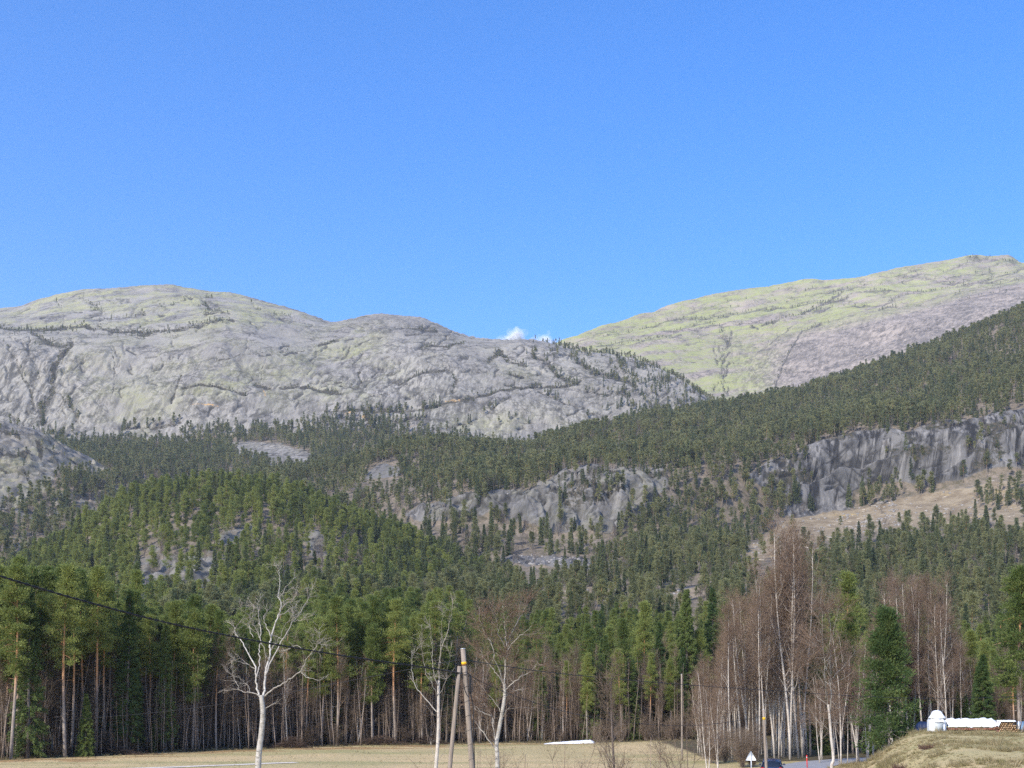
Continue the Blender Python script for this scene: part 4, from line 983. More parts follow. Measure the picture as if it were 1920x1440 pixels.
# rocks and felling debris
M_BOULD = flat('pale boulders', (0.24, 0.225, 0.21), 0.95, 0.25, 0.7)
M_SLASH = flat('bleached felling debris', (0.42, 0.37, 0.31), 0.95, 0.25, 0.7)
def rock_proto(rng, name, mat, el=(1, 1, .7)):
    bm_ = __import__('bmesh').new(); __import__('bmesh').ops.create_icosphere(bm_, subdivisions=1, radius=0.5)
    V = np.array([v.co[:] for v in bm_.verts]); F = np.array([[v.index for v in f.verts] for f in bm_.faces]); bm_.free()
    V = V * rng.uniform(0.7, 1.25, (len(V), 1)) * np.array(el); return proto(mesh_np(name, V, F, [mat]))
ROCKS = [rock_proto(r(600 + i), 'boulder', M_BOULD) for i in range(3)] + [rock_proto(r(610 + i), 'slash', M_SLASH, (2.2, .35, .3)) for i in range(2)]
def d_debris(px, py, P, e):
    t = in_poly(px, py, TALUS, 3) * 0.07 + e['cut'] * 0.05 * dense_noise(P, 14, -.2, .3) + in_poly(px, py, [(1590, 945), (1700, 935), (1690, 975), (1560, 985)]) * 0.05
    return t + 0.006 * np.clip(e['veg'], 0, 1)
P, qx, qy = scatter(SLOPE, d_debris, g_)
P[:, 2] += 0.2
ta_ = in_poly(qx, qy, TALUS, 3) > 0
pk = np.where(ta_, g_.integers(0, 3, len(P)), g_.integers(0, 5, len(P)))
mass('rubble', P, pk, g_.uniform(0.6, 2.2, len(P)) * np.where(ta_, 1.3, 1.15), ROCKS, 'pale boulders and felling debris strewn over the clearing below the cliffs', 'rubble', g_, 0.3)
# ------------------------------------------------------------------ single trees of the foreground
def gz(x, y): return float(ground_h(np.array(x), np.array(y)))
def on_ground(px, Y):
    x = (px - CX) / FPX * Y * 0.985
    for _ in range(4):
        z = gz(x, Y); q, _p = proj(np.array([x, Y, z])); x += (px - q) / FPX * Y
    return x, Y, gz(x, Y)

def stand(name, parts, px, Y, h, rz, label, cat, group=None, top=None, lean=0.0, widen=1.0):
    """one tree: an Empty at the foot, its trunk and its crown as parts; height from the pixel of its top if given"""
    x, y, z = on_ground(px, Y)
    if top is not None: h = at(px, top, Y)[2] - z
    o = obj(name, None, loc=(x, y, z - 0.05), rz=rz); k = h / parts[2]
    o.scale = (k * widen, k * widen, k); o.rotation_euler[0] = lean * math.cos(rz * 3); o.rotation_euler[1] = lean * math.sin(rz * 3)
    obj('trunk', parts[0], o); obj('crown', parts[1], o)
    return tag(o, label, cat, group)

q_ = r(21)
taken = []
def free(x, y, d):
    for a, b in taken:
        if (a - x) ** 2 + (b - y) ** 2 < d * d: return False
    taken.append((x, y)); return True
edge = lambda px: float(np.interp(px, [e[0] for e in EDGE], [e[1] for e in EDGE]))

# hero conifers first
HEROES = [  # kind, px, top px, Y, proto, label
    ('spruce', 1288, 1099, 176, 0, 'tall dark spruce with ragged crown left of the birch clump'),
    ('spruce', 1338, 1097, 181, 2, 'dark spruce rising just behind the left edge of the birch clump'),
    ('spruce', 1138, 1190, 172, 1, 'spruce with a brownish cone laden top above the snow strip'),
    ('spruce', 1236, 1166, 178, 1, 'slim bright green spruce between field and dark spruces'),
    ('spruce', 1182, 1232, 171, 3, 'broad low spruce at the field edge beside the grey scrub'),
    ('pine', 1166, 1160, 180, 4, 'narrow pine with a pale upper stem among the spruces'),
    ('pine', 1212, 1128, 186, 1, 'tall pine behind the slim green spruce'),
    ('pine', 1592, 1074, 150, 3, 'green pine standing between the two birch clumps'),
    ('pine', 632, 1118, 152, 1, 'round topped bright pine right of the gnarled birch'),
    ('pine', 700, 1120, 157, 0, 'bright pine with orange upper stem near the forest middle'),
    ('pine', 737, 1122, 158, 2, 'tall pine left of the slender forked birch'),
    ('pine', 822, 1126, 160, 1, 'dark green pine directly behind the slender forked birch'),
    ('pine', 786, 1150, 161, 4, 'narrow pine between two broad ones behind the forked birch'),
    ('pine', 180, 1064, 127, 6, 'wide dark pine with flat branches under the thick cable'),
    ('spruce', 236, 1100, 130, 2, 'thin dark spruce beside the wide flat branched pine'),
    ('pine', 122, 1060, 122, 0, 'tall pale green pine with long drooping crown at left'),
    ('pine', 20, 1058, 118, 1, 'tallest pine with reddish stem at the left picture edge'),
    ('spruce', 52, 1095, 120, 0, 'shaggy olive spruce between the leftmost pines'),
    ('pine', 372, 1116, 141, 3, 'dense low crowned pine left of the gnarled birch'),
    ('pine', 318, 1126, 138, 1, 'pine of middling height above the small dark spruce'),
    ('spruce', 288, 1356, 133, 3, 'very small dark spruce among stems at the forest edge'),
    ('spruce', 160, 1300, 124, 3, 'young light green spruce at the forest edge on the left'),
    ('pine', 1760, 1190, 140, 3, 'dark pine behind the white covered machine'),
]
for kd, px, top, Y, k, lab in HEROES:
    o = stand(kd + '_tree', (PINES if kd == 'pine' else SPRUCES)[k], px, Y, 0, q_.uniform(0, 6.28), lab, kd + ' tree', top=top, lean=0.01, widen=.9)
    taken.append((o.location.x, o.location.y))

w, c = pine(r(701), 9.7, .05, 2.9, dense=1.5, taper=.95); BANKP = (w.mesh('bank_pine_trunk', M_BARK, True), c.mesh('bank_pine_crown', M_NEEDLE_S), 9.7)
stand('pine_tree', BANKP, 1668, 97, 0, 1.0, 'bushy young pine branched to the ground on the grassy bank', 'pine tree', top=1144, widen=.88)
w, c = pine(r(702), 14, .26, 2.9, dense=1.45); EDGEP = (w.mesh('edge_pine_trunk', M_BARK, True), c.mesh('edge_pine_crown', M_NEEDLE_P), 14)
stand('pine_tree', EDGEP, 1912, 106, 0, 2.0, 'large bright pine cut by the right picture edge', 'pine tree', top=1066)
stand('spruce_tree', SPRUCES[3], 1846, 100, 0, 0.4, 'small fresh green spruce behind the long white tarp', 'spruce tree', top=1226, widen=1.15)

# front belt of the forest, zone by zone
ZONES = [  # px0, px1, number, depth, heights, kinds (pine, spruce, birch), label stem
    (-60, 265, 46, 24, (17, 21), (.8, .08, .12), 'in the tall dark stand at the left edge of the field'),
    (265, 470, 34, 26, (14, 17.5), (.8, .06, .14), 'in the stand left of the gnarled white birch'),
    (470, 610, 26, 26, (12, 17), (.55, .03, .42), 'in the brownish mixed wood behind the gnarled birch'),
    (600, 860, 44, 28, (15.5, 19.5), (.82, .03, .15), 'in the bright stand between gnarled birch and pole'),
    (860, 1090, 40, 30, (9, 15), (.22, .1, .68), 'in the brown thicket behind the double pole'),
    (1080, 1340, 40, 30, (11, 17), (.4, .42, .18), 'among the spruces beyond the field'),
    (1500, 1640, 14, 40, (11, 16), (.6, .25, .15), 'in the wood between the two birch clumps'),
    (1640, 1990, 34, 60, (9, 15), (.55, .35, .1), 'in the dark wood behind the grassy bank'),
]
KN_ = ('pine', 'spruce', 'birch')
for x0, x1, n, dep, (h0, h1), pr, lab in ZONES:
    m_ = 0; tries = 0
    while m_ < n and tries < n * 12:
        tries += 1
        px = q_.uniform(x0, x1); e = edge(px) if px < 1400 else (120 if px < 1640 else 112)
        Y = e + dep * q_.random() ** 1.4 + (1 if px < 1400 else 6)
        x, y, z = on_ground(px, Y)
        if not free(x, y, 1.9): continue
        if float(road_dist(np.array([x]), np.array([y]))[0]) < 3.5: continue
        kd = KN_[int((q_.random() > np.cumsum(pr)).sum().clip(0, 2))]
        h = q_.uniform(h0, h1)
        if kd == 'pine':
            k = int(q_.integers(0, 7)); P_ = PINES[k]
        elif kd == 'spruce':
            k = int(q_.integers(0, 4)); P_ = SPRUCES[k]; h *= q_.uniform(0.45, 1.0)
        else:
            k = int(q_.integers(2, 6)); P_ = BIRCHES[k]; h *= q_.uniform(0.55, 0.95)
        ad = {'pine': 'forest grown pine', 'spruce': 'green spruce', 'birch': 'slender bare birch'}[kd]
        stand(kd + '_tree', P_, px, Y, h, q_.uniform(0, 6.28), f'{ad} {lab}', kd + ' tree', f"{dict(pine='pines', spruce='spruces', birch='birches')[kd]} {lab}", lean=0.015 if kd != 'birch' else 0.05, widen=1 if kd == 'birch' else q_.uniform(.75, .95))
        m_ += 1

# birch clumps by the road
CL1 = [(1300, 1290), (1320, 1240), (1345, 1190), (1375, 1130), (1410, 1105), (1440, 1080), (1462, 1030), (1480, 985), (1498, 1000), (1515, 1060), (1530, 1120)]
for i in range(40):
    px = 1306 + (1516 - 1306) * (i + q_.random()) / 40; top = np.interp(px, *zip(*CL1)) + abs(q_.normal(0, 28)) * (0 if i in (31, 33, 35) else 1)
    Y = q_.uniform(114, 131); x, y, z = on_ground(px, Y)
    while float(road_dist(np.array([x]), np.array([y]))[0]) < 3.2 and Y < 150: Y += 2; x, y, z = on_ground(px, Y)
    k = int(q_.choice([0, 1, 3, 3, 2]))
    lab, grp = 'slender white stemmed birch with brown twigs in the clump left of the road', 'birches in the clump beside the road'
    if i == 33: lab, grp = 'tallest birch with several white tops in the clump beside the road', None
    stand('birch_tree', BIRCHES[2 if i == 33 else k], px, Y, 0, q_.uniform(0, 6.28), lab, 'birch tree', grp, top=float(top), lean=0.035)
CL2 = [(1630, 1180), (1660, 1110), (1690, 1075), (1722, 1064), (1755, 1085), (1785, 1130), (1810, 1200)]
for i in range(20):
    px = 1632 + 172 * (i + q_.random()) / 20; top = np.interp(px, *zip(*CL2)) + abs(q_.normal(0, 22)); Y = q_.uniform(124, 138)
    stand('birch_tree', BIRCHES[int(q_.choice([0, 1, 3, 2]))], px, Y, 0, q_.uniform(0, 6.28), 'reddish brown twigged birch in the rounded clump behind the bank', 'birch tree', 'birches in the rounded clump behind the bank', top=float(top), lean=0.03)
for i in range(12):
    px = q_.uniform(1535, 1640); stand('birch_tree', BIRCHES[int(q_.integers(3, 6))], px, q_.uniform(108, 122), q_.uniform(7, 12), q_.uniform(0, 6.28), 'thin young birch in the thicket right of the road bend', 'birch tree', 'young birches right of the road bend', lean=0.05)
stand('birch_tree', BIRCHES[4], 1328, 88, 0, 0.3, 'small white birch at the right end of the field', 'birch tree', top=1258)
stand('birch_tree', BIRCHES[5], 1346, 86, 0, 2.3, 'thin leaning birch beside the small white one', 'birch tree', top=1290)
stand('birch_tree', BIRCHES[3], 1914, 96, 0, 1.3, 'thin white birch stem under the large pine at right', 'birch tree', top=1268)

# scrub along the edges
for i in range(46):
    if i < 22: px = q_.uniform(1100, 1335); Y = edge(px) + q_.uniform(-2, 5); lab, grp = 'grey brown leafless scrub bush at the far field edge', 'scrub at the far field edge'
    elif i < 32: px = q_.uniform(-20, 260); Y = edge(px) + q_.uniform(-4, 3); lab, grp = 'low brown scrub bush before the tall stand at left', 'scrub before the tall left stand'
    elif i < 40: px = q_.uniform(1320, 1420); Y = q_.uniform(104, 116); lab, grp = 'leafless scrub bush at the foot of the roadside birches', 'scrub under the roadside birches'
    else: px = q_.uniform(860, 1080); Y = edge(px) + q_.uniform(0, 6); lab, grp = 'brown scrub bush in front of the thicket behind the pole', 'scrub in front of the brown thicket'
    S = SHRUBS[int(q_.integers(0, 3))]; x, y, z = on_ground(px, Y)
    o = obj('scrub_bush', None, loc=(x, y, z - .05), rz=q_.uniform(0, 6.28), sc=q_.uniform(0.6, 1.25) * (0.55 if 22 <= i < 32 else 1)); obj('stems', S[0], o); obj('twigs', S[1], o); tag(o, lab, 'bush', grp)

# deeper forest and its undergrowth: masses
NEAR = [proto(p[3]) for p in PINES + SPRUCES] ; UNDER = [proto(p[3]) for p in BIRCHES[3:] + SHRUBS]
def belt(n, fy0, fy1, px0=-170, px1=2090):
    px = q_.uniform(px0, px1, n); e = np.interp(px, [a[0] for a in EDGE], [a[1] for a in EDGE]); e = np.where(px > 1500, 138, e)
    Y = e + fy0 + (fy1 - fy0) * q_.random(n); x = (px - CX) / FPX * Y * 0.99
    return np.stack([x, Y, ground_h(x, Y) - 0.1], -1), px
P, px = belt(1450, 28, 150)
right = px > 1500
pk = choose(q_, len(P), [(list(range(7)), np.where((px > 880) & (px < 1090), .7, 1.0)), (list(range(7, 11)), np.where(px > 1080, .5, .12))])
hs = np.interp(px, [0, 260, 300, 470, 600, 860, 900, 1090, 1340, 1500, 2000], [.92, .92, .8, .75, .9, .9, .66, .66, .74, .7, .66])
mass('forest', P, pk, q_.uniform(0.78, 1.08, len(P)) * hs, NEAR, 'deep pine and spruce forest behind the first rows of trunks', 'forest', q_, 0.01)
P, px = belt(1500, 3, 80); P2, px2 = belt(850, 1, 16); P = np.concatenate([P, P2]); px = np.concatenate([px, px2])
pk = choose(q_, len(P), [([0, 1, 2], 1.0), ([3, 4, 5], .8)]); sz = q_.uniform(0.45, 0.85, len(P))
for i, h in enumerate((9, 7.5, 11)):                    # thin bare poles of suppressed young trees
    rg = r(950 + i); w, c = MB(), MB(); zz = np.linspace(0, h, 7); tr = np.stack([.12 * np.sin(zz * .6 + i), .1 * np.cos(zz * .5 + i), zz], -1); w.tube(tr, .065 * (1 - zz / h * .8), 5)
    nb = 34; zb = rg.uniform(.25, 1, nb) * h; az = rg.uniform(0, 6.28, nb); b = np.stack([np.interp(zb, zz, tr[:, 0]), np.interp(zb, zz, tr[:, 1]), zb], -1)
    c.segs(b, b + np.stack([np.cos(az), np.sin(az), rg.uniform(-.3, .5, nb)], -1) * rg.uniform(.3, 1.0, (nb, 1)), .014, .006, 3); UNDER.append(proto(merged('pole_stem', w, c, M_STEM, M_TWIG_D)))
P3, px3 = belt(1150, -.5, 14, -170, 1420); P = np.concatenate([P, P3]); pk = np.concatenate([pk, q_.integers(6, 9, len(P3))]); sz = np.concatenate([sz, q_.uniform(.6, 1.1, len(P3))])
mass('undergrowth', P, pk, sz, UNDER, 'tangle of thin bare saplings and scrub between the forest trunks', 'undergrowth', q_, 0.08)

# ------------------------------------------------------------------ the traced birches near the camera
def hero_birch(Y, limbs, seed, mats, label, side=2.2, twn=260, twL=0.45, twr=0.0045, subL=0.9):
    """limbs: [(start radius in px, [(px,py),...]), ...] the first is the stem; depth is spread limb by limb"""
    rng = r(seed); wood, crown, limb = MB(), MB(), MB(); known = []; TP, TD = [], []
    x0, y0, z0 = on_ground(limbs[0][1][0][0], Y); org = None
    for k, (rp, pl) in enumerate(limbs):
        pl = np.array(pl, float)
        if k == 0:
            b = proj(np.array([x0, Y, z0]))
            d = pl[0] - pl[1]
            foot = np.array([pl[0, 0] + d[0] * 0.6, b[1]]); pl = np.concatenate([foot[None], (foot * 0.4 + pl[0] * 0.6)[None], pl])
            dep0, slope = Y, 0.0
        else:
            dd = [np.hypot(p[0] - pl[0, 0], p[1] - pl[0, 1]) for p in known]; dep0 = known[int(np.argmin(dd))][2]; slope = rng.uniform(-0.75, 0.75)
        C = catmull(pl, 5)
        if k: C[1:] += rng.normal(0, 0.9, (len(C) - 1, 2))
        s_ = np.concatenate([[0], np.cumsum(np.hypot(*np.diff(C, axis=0).T))]) * Y / FPX
        dep = dep0 + slope * s_ + (0 if k == 0 else 1) * 0.12 * np.sin(s_ * 2 + k)
        W = at(C[:, 0], C[:, 1], dep)
        if org is None: org = W[0].copy()
        W = W - org
        known += [(a[0], a[1], e) for a, e in zip(C, dep)]
        t = s_ / s_[-1]; R = rp * 0.30 * Y / FPX * ((1 - t) ** 0.7 * 0.85 + 0.15 * (1 - t) + 0.05)
        if k == 0: R = rp * 0.54 * Y / FPX * np.interp(np.arange(len(C)) / len(C), [0, .12, 1], [1.3, 1.0, 0.62 if len(limbs) > 8 else 0.2])
        (wood if k == 0 or rp > 5 else limb).tube(W, np.maximum(R, 0.006), 10 if k == 0 else 6, True)
        if k == 0: continue
        L = s_[-1]
        for _ in range(int(L * side)):
            i = int(rng.integers(len(C) // 5, len(C) - 1)); T = W[i + 1] - W[i]; T /= np.linalg.norm(T) + 1e-9
            d = T * 0.8 + rng.normal(0, 0.6, 3) + np.array([0, 0, 0.2]); d /= np.linalg.norm(d); l = subL * rng.uniform(0.4, 1.2) * (1.1 - 0.5 * t[i])
            u = np.linspace(0, 1, 5)[:, None]; p = W[i] + d * l * u + np.concatenate([np.zeros((1, 3)), np.cumsum(rng.normal(0, 0.05 * l, (4, 3)), 0)])
            limb.tube(p, np.maximum(0.006, min(0.022, R[i] * 0.55) * (1 - 0.75 * u[:, 0])), 4, False)
            for q in range(1, 5): TP.append(p[q]); TD.append((p[q] - p[q - 1]) / (np.linalg.norm(p[q] - p[q - 1]) + 1e-6))
        for i in range(len(C) // 2, len(C) - 1, 2): TP.append(W[i]); TD.append((W[i + 1] - W[i]) / (np.linalg.norm(W[i + 1] - W[i]) + 1e-6))
    for a, b, ra, rb in twigs_on(rng, np.array(TP), np.array(TD), twn, twL, twr, 0.6, 0.15): crown.segs(a, b, ra, rb, 3)
    o = obj('birch_tree', None, loc=org); obj('trunk', wood.mesh('birch_trunk', mats[0], True), o); obj('limbs', limb.mesh('birch_limbs', M_LIMB, True), o); obj('twigs', crown.mesh('birch_twigs', mats[1]), o)
    return tag(o, label, 'birch tree')
def cv(ox, oy, sc, L): return [(rp, [(ox + a / sc, oy + b / sc) for a, b in pl]) for rp, pl in L]
M_TWIG_P = flat('pale birch twigs', (0.32, 0.28, 0.235), 0.85, 0.25, 3.0)
hero_birch(58, cv(400, 1040, 3.6, [
    (11.5, [(302, 1440), (310, 1320), (325, 1200), (335, 1080), (330, 1000), (322, 950)]),
    (6.5, [(325, 980), (295, 900), (290, 830), (285, 760), (250, 690), (200, 600), (155, 540), (140, 490), (100, 455)]),
    (7.5, [(328, 990), (345, 900), (350, 800), (375, 720), (385, 620), (390, 560), (430, 430), (450, 380), (455, 330), (440, 270), (450, 190), (445, 130), (460, 70)]),
    (2.5, [(452, 300), (480, 230), (530, 180), (550, 155)]), (2.2, [(455, 370), (490, 330), (530, 310), (570, 210)]),
    (4.5, [(292, 830), (310, 720), (310, 640), (320, 560), (315, 480), (305, 400), (300, 340), (325, 280)]),
    (5.0, [(350, 820), (430, 640), (490, 540), (540, 450), (580, 400), (630, 310), (660, 265)]), (2.2, [(540, 450), (590, 440), (640, 395)]),
    (4.6, [(338, 960), (400, 910), (470, 870), (530, 830), (590, 780), (630, 710), (680, 640), (710, 580), (715, 520)]), (2.2, [(590, 790), (640, 830), (720, 845), (780, 820)]), (1.8, [(530, 830), (510, 860), (502, 900)]), (1.8, [(650, 680), (700, 610), (750, 575)]),
    (3.2, [(318, 950), (250, 930), (190, 920), (150, 860), (130, 790), (115, 700)]), (2.0, [(250, 930), (230, 880), (150, 850)]), (3.0, [(288, 780), (230, 740), (160, 720), (110, 680)]),
    (2.4, [(345, 1050), (400, 1010), (440, 990)]), (3.2, [(372, 720), (330, 600), (300, 520), (250, 450), (230, 400), (170, 350)]), (3.0, [(390, 560), (350, 470), (340, 420), (370, 370)]),
    (2.2, [(440, 420), (500, 380), (560, 340), (590, 300)]), (2.2, [(270, 560), (240, 470), (280, 400)]), (2.4, [(385, 640), (450, 560), (480, 480), (560, 420)]), (1.8, [(600, 640), (560, 610), (500, 640), (470, 650)])]),
    31, (M_BIRCH_G, M_TWIG_P), 'gnarled old birch with thick white trunk and bare crooked limbs', 1.1, 420, 0.5, 0.007, 0.95)
hero_birch(60, cv(400, 1040, 3.6, [
    (7.0, [(1503, 1440), (1513, 1300), (1520, 1150), (1520, 1060), (1520, 950), (1522, 850)]),
    (4.6, [(1522, 860), (1525, 740), (1540, 640), (1580, 520), (1605, 400), (1615, 350)]), (3.2, [(1520, 1070), (1440, 980), (1370, 900), (1345, 840), (1340, 740), (1340, 640)]), (3.0, [(1516, 960), (1480, 880), (1440, 800), (1415, 700), (1405, 600), (1405, 470)]),
    (2.6, [(1512, 880), (1490, 800), (1480, 700), (1475, 580), (1460, 470)]), (2.6, [(1525, 760), (1540, 600), (1540, 450), (1550, 370)]), (1.5, [(1522, 960), (1560, 870), (1590, 740), (1610, 600)]),
    (1.8, [(1505, 1400), (1480, 1340), (1465, 1270)]), (1.8, [(1505, 1420), (1550, 1340), (1590, 1285)]), (1.4, [(1380, 900), (1370, 840)]), (1.3, [(1520, 1100), (1470, 1070)]), (1.4, [(1465, 840), (1455, 790)])]),
    32, (M_BIRCH, M_TWIG_P), 'slender forked birch with upright white stems left of the double pole', 0.7, 130, 0.5, 0.007, 0.8)
hero_birch(64, cv(750, 1040, 3.6, [
    (8.5, [(658, 1440), (655, 1340), (652, 1270), (670, 1170), (690, 1060), (705, 960), (705, 870)]),
    (5.2, [(705, 880), (710, 760), (725, 650), (715, 560), (705, 470), (690, 340)]), (4.6, [(652, 1280), (625, 1170), (620, 1090), (560, 1000), (490, 950), (465, 925)]), (4.2, [(648, 1310), (560, 1200), (500, 1120), (470, 1030)]),
    (4.0, [(620, 1090), (545, 1060), (470, 1020)]), (3.2, [(705, 880), (650, 800), (600, 740), (520, 650)]), (4.2, [(705, 920), (780, 850), (860, 800), (930, 750), (1000, 745)]), (1.8, [(900, 770), (935, 720), (940, 690)]),
    (3.6, [(700, 870), (640, 700), (620, 600), (570, 520), (540, 440), (535, 350)]), (3.2, [(725, 650), (740, 560), (800, 440), (850, 350), (890, 290)]), (2.8, [(722, 640), (665, 540), (660, 470), (600, 340)]), (2.8, [(725, 650), (780, 570), (860, 510), (900, 460)]),
    (2.2, [(690, 1060), (640, 1000), (560, 900), (490, 830)]), (2.2, [(700, 960), (780, 920), (850, 905), (910, 900)]), (2.0, [(680, 1120), (740, 1020), (760, 930)]), (2.0, [(710, 780), (770, 720), (800, 640)]), (1.8, [(705, 480), (730, 420), (740, 340)]), (1.8, [(690, 700), (640, 660), (600, 660)])]),
    33, (M_BIRCH_G, M_TWIG), 'spreading grey white birch with many fine twigs right of the double pole', 1.7, 1500, 0.75, 0.0085, 1.4)
hero_birch(82, cv(1150, 1000, 3.272, [
    (6.0, [(1340, 1420), (1350, 1380), (1336, 1250), (1326, 1120), (1318, 1050)]),
    (3.6, [(1320, 1060), (1305, 950), (1298, 850), (1292, 740), (1285, 620), (1280, 500), (1275, 390)]), (4.0, [(1326, 1100), (1335, 1000), (1335, 880), (1330, 750), (1335, 600), (1325, 500), (1318, 420)]), (2.0, [(1335, 690), (1350, 600), (1370, 520), (1388, 450)]), (1.9, [(1340, 890), (1400, 830), (1450, 770), (1480, 730)]),
    (1.8, [(1320, 1060), (1250, 1000), (1190, 920), (1150, 840)]), (1.6, [(1300, 940), (1250, 860), (1200, 800)]), (1.6, [(1295, 780), (1240, 700), (1190, 630)]), (1.5, [(1290, 690), (1260, 640), (1230, 580)]), (1.4, [(1330, 1165), (1400, 1160), (1470, 1155)]), (1.5, [(1318, 1200), (1270, 1160), (1200, 1090)]), (1.3, [(1340, 1030), (1380, 1080), (1400, 1085)])]),
    34, (M_BIRCH, M_TWIG), 'single two stemmed birch on the slope right of the road', 2.6, 1000, 1.1, 0.010, 1.8)

# bare saplings in the near grass
def near_shrub(px, Y, h, seed, label, stem=0.035, n=9, nt=200, spread=.5):
    rng = r(seed); w, c = shrub(rng, h, n, nt, 0.006, spread); x, y, z = on_ground(px, Y)
    w.tube(np.array([[0, 0, 0], [0.03, 0, h * .4], [-.02, 0.02, h * .75], [0, 0, h]]), np.array([stem, stem * .8, stem * .5, .008]), 6)
    o = obj('bare_sapling', None, loc=(x, y, z - .05)); obj('stems', w.mesh('sapling_stems', M_STEM, True), o); obj('twigs', c.mesh('sapling_twigs', M_TWIG_D), o); tag(o, label, 'sapling')
w, c = birch(r(801), 7.3, .075, 34, .22, .2, 520, .006, .55, 1); x, y, z = on_ground(1152, 52)
o = obj('bare_sapling', None, loc=(x, y, z - .05)); obj('stems', w.mesh('sapling_stems', flat('dark sapling bark', (.12, .095, .08), .9), True), o); obj('twigs', c.mesh('sapling_twigs', M_TWIG_D), o); tag(o, 'dark many branched leafless sapling standing alone before the field', 'sapling')
near_shrub(1060, 48, 4.5, 802, 'low reddish sapling twigs left of the lone dark sapling', .03, 8, 200)
near_shrub(1222, 50, 4.6, 803, 'thin sapling twigs right of the lone dark sapling', .03, 8, 220)
near_shrub(985, 40, 4.3, 804, 'low twig tuft at the foot of the spreading birch', .03, 10, 260)
near_shrub(900, 42, 4.4, 805, 'low twig tuft between double pole and spreading birch', .03, 9, 200)
near_shrub(1290, 60, 5.2, 806, 'pale thin sapling near the right end of the field', .03, 7, 180)
# ------------------------------------------------------------------ poles and wires
M_POLE = flat('weathered grey pole wood', (0.25, 0.205, 0.165), 0.9, 0.25, 5.0, bump=0.01, sxyz=(3, 3, 0.25))
M_YEL = flat('yellow band', (0.75, 0.42, 0.02), 0.6, 0.08)
M_METAL = flat('galvanised metal', (0.55, 0.57, 0.58), 0.45, 0.1, metal=0.6)
M_BLACK = flat('black cable', (0.018, 0.018, 0.02), 0.6, 0.2)
def pole_part(name, a, b, r0, r1, mat, parent, org, n=12):
    mb = MB(); t = np.linspace(0, 1, 8)[:, None]; mb.tube(np.asarray(a) * (1 - t) + np.asarray(b) * t - org, r0 + (r1 - r0) * t[:, 0], n); return obj(name, mb.mesh(name, mat, True), parent)
def ring(name, c, ax, rr, h, mat, parent, org):
    ax = np.asarray(ax) / np.linalg.norm(ax); mb = MB(); mb.tube(np.array([c - ax * h / 2, c + ax * h / 2]) - org, rr, 14); return obj(name, mb.mesh(name, mat, True), parent)

YP = 46.0
top = at(868, 1217, YP); bot = at(899, 1620, YP); ax = top - bot; ax /= np.linalg.norm(ax)
bot = bot + ax * ((gz(bot[0], bot[1]) - 0.2 - bot[2]) / ax[2])
org = bot.copy(); pole = obj('utility_pole', None, loc=org); tag(pole, 'grey wooden double pole with leaning brace and yellow band', 'utility pole')
pole_part('pole', bot, top, 0.115, 0.094, M_POLE, pole, org)
btop = at(861.5, 1249, YP - 0.1); bbot = at(826, 1620, YP - 0.1); bax = (btop - bbot) / np.linalg.norm(btop - bbot); bbot = bbot + bax * ((gz(bbot[0], bbot[1]) - .2 - bbot[2]) / bax[2])
pole_part('brace', bbot, btop, 0.095, 0.075, M_POLE, pole, org)
on = lambda py: bot + ax * ((at(868, py, YP)[2] - bot[2]) / ax[2])
ring('band', on(1243.5), ax, 0.102, 0.1, M_YEL, pole, org)
ring('cap', on(1216.5), ax, 0.101, 0.03, M_METAL, pole, org)
ring('bracket', on(1247), ax, 0.1, 0.05, flat('rusty iron', (0.16, 0.06, 0.035), 0.8), pole, org)
mb = MB(); c0 = on(1283) + np.array([0.16, -0.05, 0]); mb.tube(np.array([c0 + [0, 0, .38], c0 + [0.01, 0, .3], c0 + [.02, 0, -.3], c0 + [.02, 0, -.38]]) - org, [.03, .055, .055, .025], 10)
obj('cable_joint', mb.mesh('cable_joint', M_BLACK, True), pole)
mb = MB()
for pts in ([(878, 1262), (884, 1270), (886, 1290), (883, 1302), (878, 1306), (872, 1296), (868, 1280), (868, 1266)], [(866, 1262), (858, 1268), (858, 1262), (868, 1264), (880, 1265)], [(866, 1258), (858, 1275), (856, 1264)]):
    Q = catmull(pts, 6); mb.tube(at(Q[:, 0], Q[:, 1], YP - 0.14) - org, 0.014, 6)
obj('cable_loop', mb.mesh('cable_loop', M_BLACK, True), pole)
mb = MB(); Q = catmull([(882, 1300), (887, 1325), (888, 1370), (890, 1440), (894, 1520), (899, 1610)], 6); mb.tube(at(Q[:, 0], Q[:, 1], YP + 0.05) - org, 0.022, 6); obj('earth_cable', mb.mesh('earth_cable', M_BLACK, True), pole)
mb = MB()
for k in range(7):  # thin dark rings stand in for wire shadows slanting across the pole
    py = 1262 + 27 * k; p = on(py); t = np.linspace(0, 6.28, 16)
    mb.tube(np.stack([p[0] + .106 * np.cos(t), p[1] + .106 * np.sin(t), p[2] + 0.05 * np.cos(t + .6)], -1) - org, 0.006, 4)
obj('wire_shadow', mb.mesh('wire_shadow', M_BLACK, True), pole)

def simple_pole(px, py_top, Y, rad, label, band=None, lean=0.0):
    x, y, z = on_ground(px + lean, Y); t = at(px, py_top, Y); b = np.array([x, y, z - .2]); o = obj('utility_pole', None, loc=b); tag(o, label, 'utility pole')
    pole_part('pole', b, t, rad * 1.15, rad * 0.9, M_POLE, o, b)
    a = (t - b) / np.linalg.norm(t - b)
    if band: ring('band', b + a * ((at(px, band, Y)[2] - b[2]) / a[2]), a, rad * 1.02, 0.16, M_YEL, o, b)
    ring('cap', t, a, rad * 0.95, 0.03, M_METAL, o, b)
    return t
T2 = simple_pole(1431.5, 1330, 76, 0.095, 'bare wooden pole with small yellow band beside the car', 1347, 8)
T3 = simple_pole(1278, 1264, 116, 0.085, 'thin pale grey pole at the far right of the field', None, 1)

